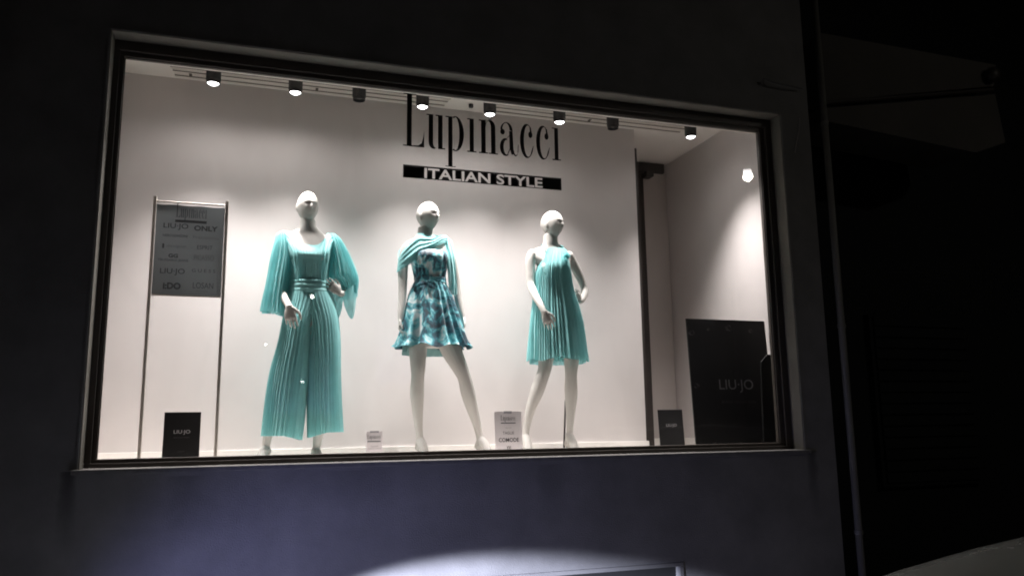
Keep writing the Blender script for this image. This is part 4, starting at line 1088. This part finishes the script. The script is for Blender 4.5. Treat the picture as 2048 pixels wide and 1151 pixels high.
# ------------------------------------------------------------------ pale car at the lower right, its low beam washing the wall
def loft_x(mb, CM, secs, n=32, p=3.2):
    V = []
    for x, hw_, z0, z1 in secs:
        for k in range(n):
            t = 2 * math.pi * k / n; c, s_ = math.cos(t), math.sin(t)
            V.append(CM @ Vector((x, hw_ * math.copysign(abs(c) ** (2 / p), c), (z0 + z1) / 2 + (z1 - z0) / 2 * math.copysign(abs(s_) ** (2 / p), s_))))
    m_ = len(secs)
    F = [(i * n + k, i * n + (k + 1) % n, (i + 1) * n + (k + 1) % n, (i + 1) * n + k) for i in range(m_ - 1) for k in range(n)]
    F += [tuple(range(n)), tuple((m_ - 1) * n + k for k in range(n))]
    mb.add(V, F)
def make_car(CM, paint, label, lit, dz=0.0):
    o = CM @ Vector((2, 0, 0))
    car = empty('parked_car', o, label, 'car', 'cars parked in front of the shop')
    mb = MB()
    loft_x(mb, CM, [(0, .60, .32, .80 + dz), (.05, .74, .26, .92 + dz), (.16, .84, .22, .99 + dz), (.35, .89, .20, 1.06 + dz), (.7, .91, .18, 1.135 + dz), (1.1, .92, .18, 1.195 + dz), (1.35, .92, .18, 1.225 + dz),
                (1.7, .92, .18, 1.26 + dz), (2.2, .92, .18, 1.18 + dz), (3.2, .92, .18, 1.18 + dz), (3.9, .91, .2, 1.16 + dz), (4.15, .86, .25, 1.06 + dz), (4.25, .75, .3, .86 + dz)])
    mb.build('body', paint, car, smooth=True)
    mb = MB()
    loft_x(mb, CM, [(1.72, .80, 1.02, 1.20 + dz), (1.9, .76, 1.02, 1.46 + dz), (2.2, .72, 1.02, 1.60 + dz), (2.9, .72, 1.02, 1.64 + dz), (3.6, .74, 1.02, 1.58 + dz), (4.1, .78, 1.02, 1.12 + dz)])
    mb.build('cabin_glass', M['carglass'], car, smooth=True)
    mb = MB()
    loft_x(mb, CM, [(2.1, .66, 1.57 + dz, 1.605 + dz), (2.3, .70, 1.58 + dz, 1.645 + dz), (2.9, .71, 1.59 + dz, 1.665 + dz), (3.5, .70, 1.57 + dz, 1.63 + dz), (3.7, .66, 1.55 + dz, 1.60 + dz)], p=2.4)
    mb.build('roof', paint, car, smooth=True)
    for x in (.82, 3.42):
        for s_ in (-1, 1):
            a, c_ = CM @ Vector((x, s_ * .74, .33)), CM @ Vector((x, s_ * .935, .33))
            wl = MB().cyl(a, c_, .33, n=32).build('wheel', M['tyre'], car, bevel=.02)
            MB().cyl(c_, CM @ Vector((x, s_ * .945, .33)), .21, n=24).build('rim', M['rim'], wl)
    for s_ in (-1, 1):
        mb = MB(); ball(mb, CM @ Vector((.10, s_ * .60, .70)), (.10, .14, .075)); mb.build('headlight', M['headlamp'] if lit else M['lens_off'], car, smooth=True)
        mb = MB(); ball(mb, CM @ Vector((2.15, s_ * .99, 1.10 + dz)), (.07, .10, .06)); mb.build('door_mirror', paint, car, smooth=True)
        mb = MB(); ball(mb, CM @ Vector((4.2, s_ * .7, .85)), (.06, .12, .10)); mb.build('tail_light', M['taillamp'], car, smooth=True)
    MB().box(-.01, .03, -.4, .4, .40, .58, M=CM).build('grille', M['gasket'], car, bevel=.01)
    return car
make_car(Matrix.Translation((1.80, -2.90, -.12)), M['carpaint'], 'pale car whose unlit bonnet shows in the lower right corner', False, .065)

def spot(name, loc, target, W, col, size, blend, soft, parent):
    ld = bpy.data.lights.new(name, 'SPOT'); ld.energy = W; ld.color = col
    ld.spot_size = R(size); ld.spot_blend = blend; ld.shadow_soft_size = soft
    lo = bpy.data.objects.new(name, ld); lo.location = loc
    d_ = Vector(target) - Vector(loc)
    lo.rotation_euler = d_.to_track_quat('-Z', 'Y').to_euler()
    link(lo, parent); return lo
# a dark car just outside the left edge of the view; its dipped headlamp washes the wall below the window
car2 = make_car(Matrix.Translation((-1.42, -2.20, -.12)) @ Matrix.Rotation(math.pi, 4, 'Z'), M['cardblack'], 'dark car with its headlights on, parked left of the window', True)
spot('low_beam', (-1.30, -1.55, .62), (1.20, 0, -.10), BEAM_W, (.72, .77, 1.0), 37.0, .28, .02, car2)
spot('beam_spill', (-1.0, -1.75, .58), (.75, 0, .12), SPILL_W, (.36, .39, 1.0), 92, 1.0, .05, car2)

# ------------------------------------------------------------------ street lamps behind the viewer (they show as small reflections in the glass)
def street_lamp(p, r, label, warm=M['streetlens'], flat=1.0, h=None, light=0):
    p = Vector(p)
    e = empty('street_lamp', (p.x, p.y - .6, -.12), label, 'street lamp', 'street lamps across the road')
    MB().cyl((p.x, p.y - .6, -.12), (p.x, p.y - .6, p.z + .25), .07, .045, n=12).build('pole', M['pole'], e, smooth=True)
    MB().cyl((p.x, p.y - .6, p.z + .25), (p.x, p.y, p.z + r * flat + .06), .03, n=8).build('arm', M['pole'], e)
    MB().box(p.x - r * 1.1, p.x + r * 1.1, p.y - r, p.y + r, p.z + r * flat + .02, p.z + r * flat + .08).build('hood', M['pole'], e, bevel=.01)
    mb = MB(); ball(mb, p, (r, r, r * flat), n=12); mb.build('lens', warm, e, smooth=True)
    return e
def refl(dx, dz, t):   # mirror image in the pane of a point seen along (dx,1,dz) from the eye
    return (t * dx, 2 * GY - (-4.95 + t), 1.62 + t * dz)
street_lamp(refl(.074, .158, 20), .052, 'street lamp on a pole across the road, nearest the crossing')
street_lamp(refl(.021, .098, 26), .045, 'shorter street lamp further down the road')
street_lamp(refl(.064, .054, 40), .060, 'distant street lamp beyond the junction')
street_lamp(refl(.0665, .0535, 42), .030, 'faint street lamp behind the distant one')
near = street_lamp(refl(.715, .375, 11), .078, 'near street lamp with a flat wide lens at the right', warm=M['nearlens'], flat=.38)
spot('lamp_light', Vector(refl(.715, .375, 11)) + Vector((0, 0, -.09)), (4.5, -1, 0), 50, (1.0, .95, .84), 150, 1.0, .08, near)
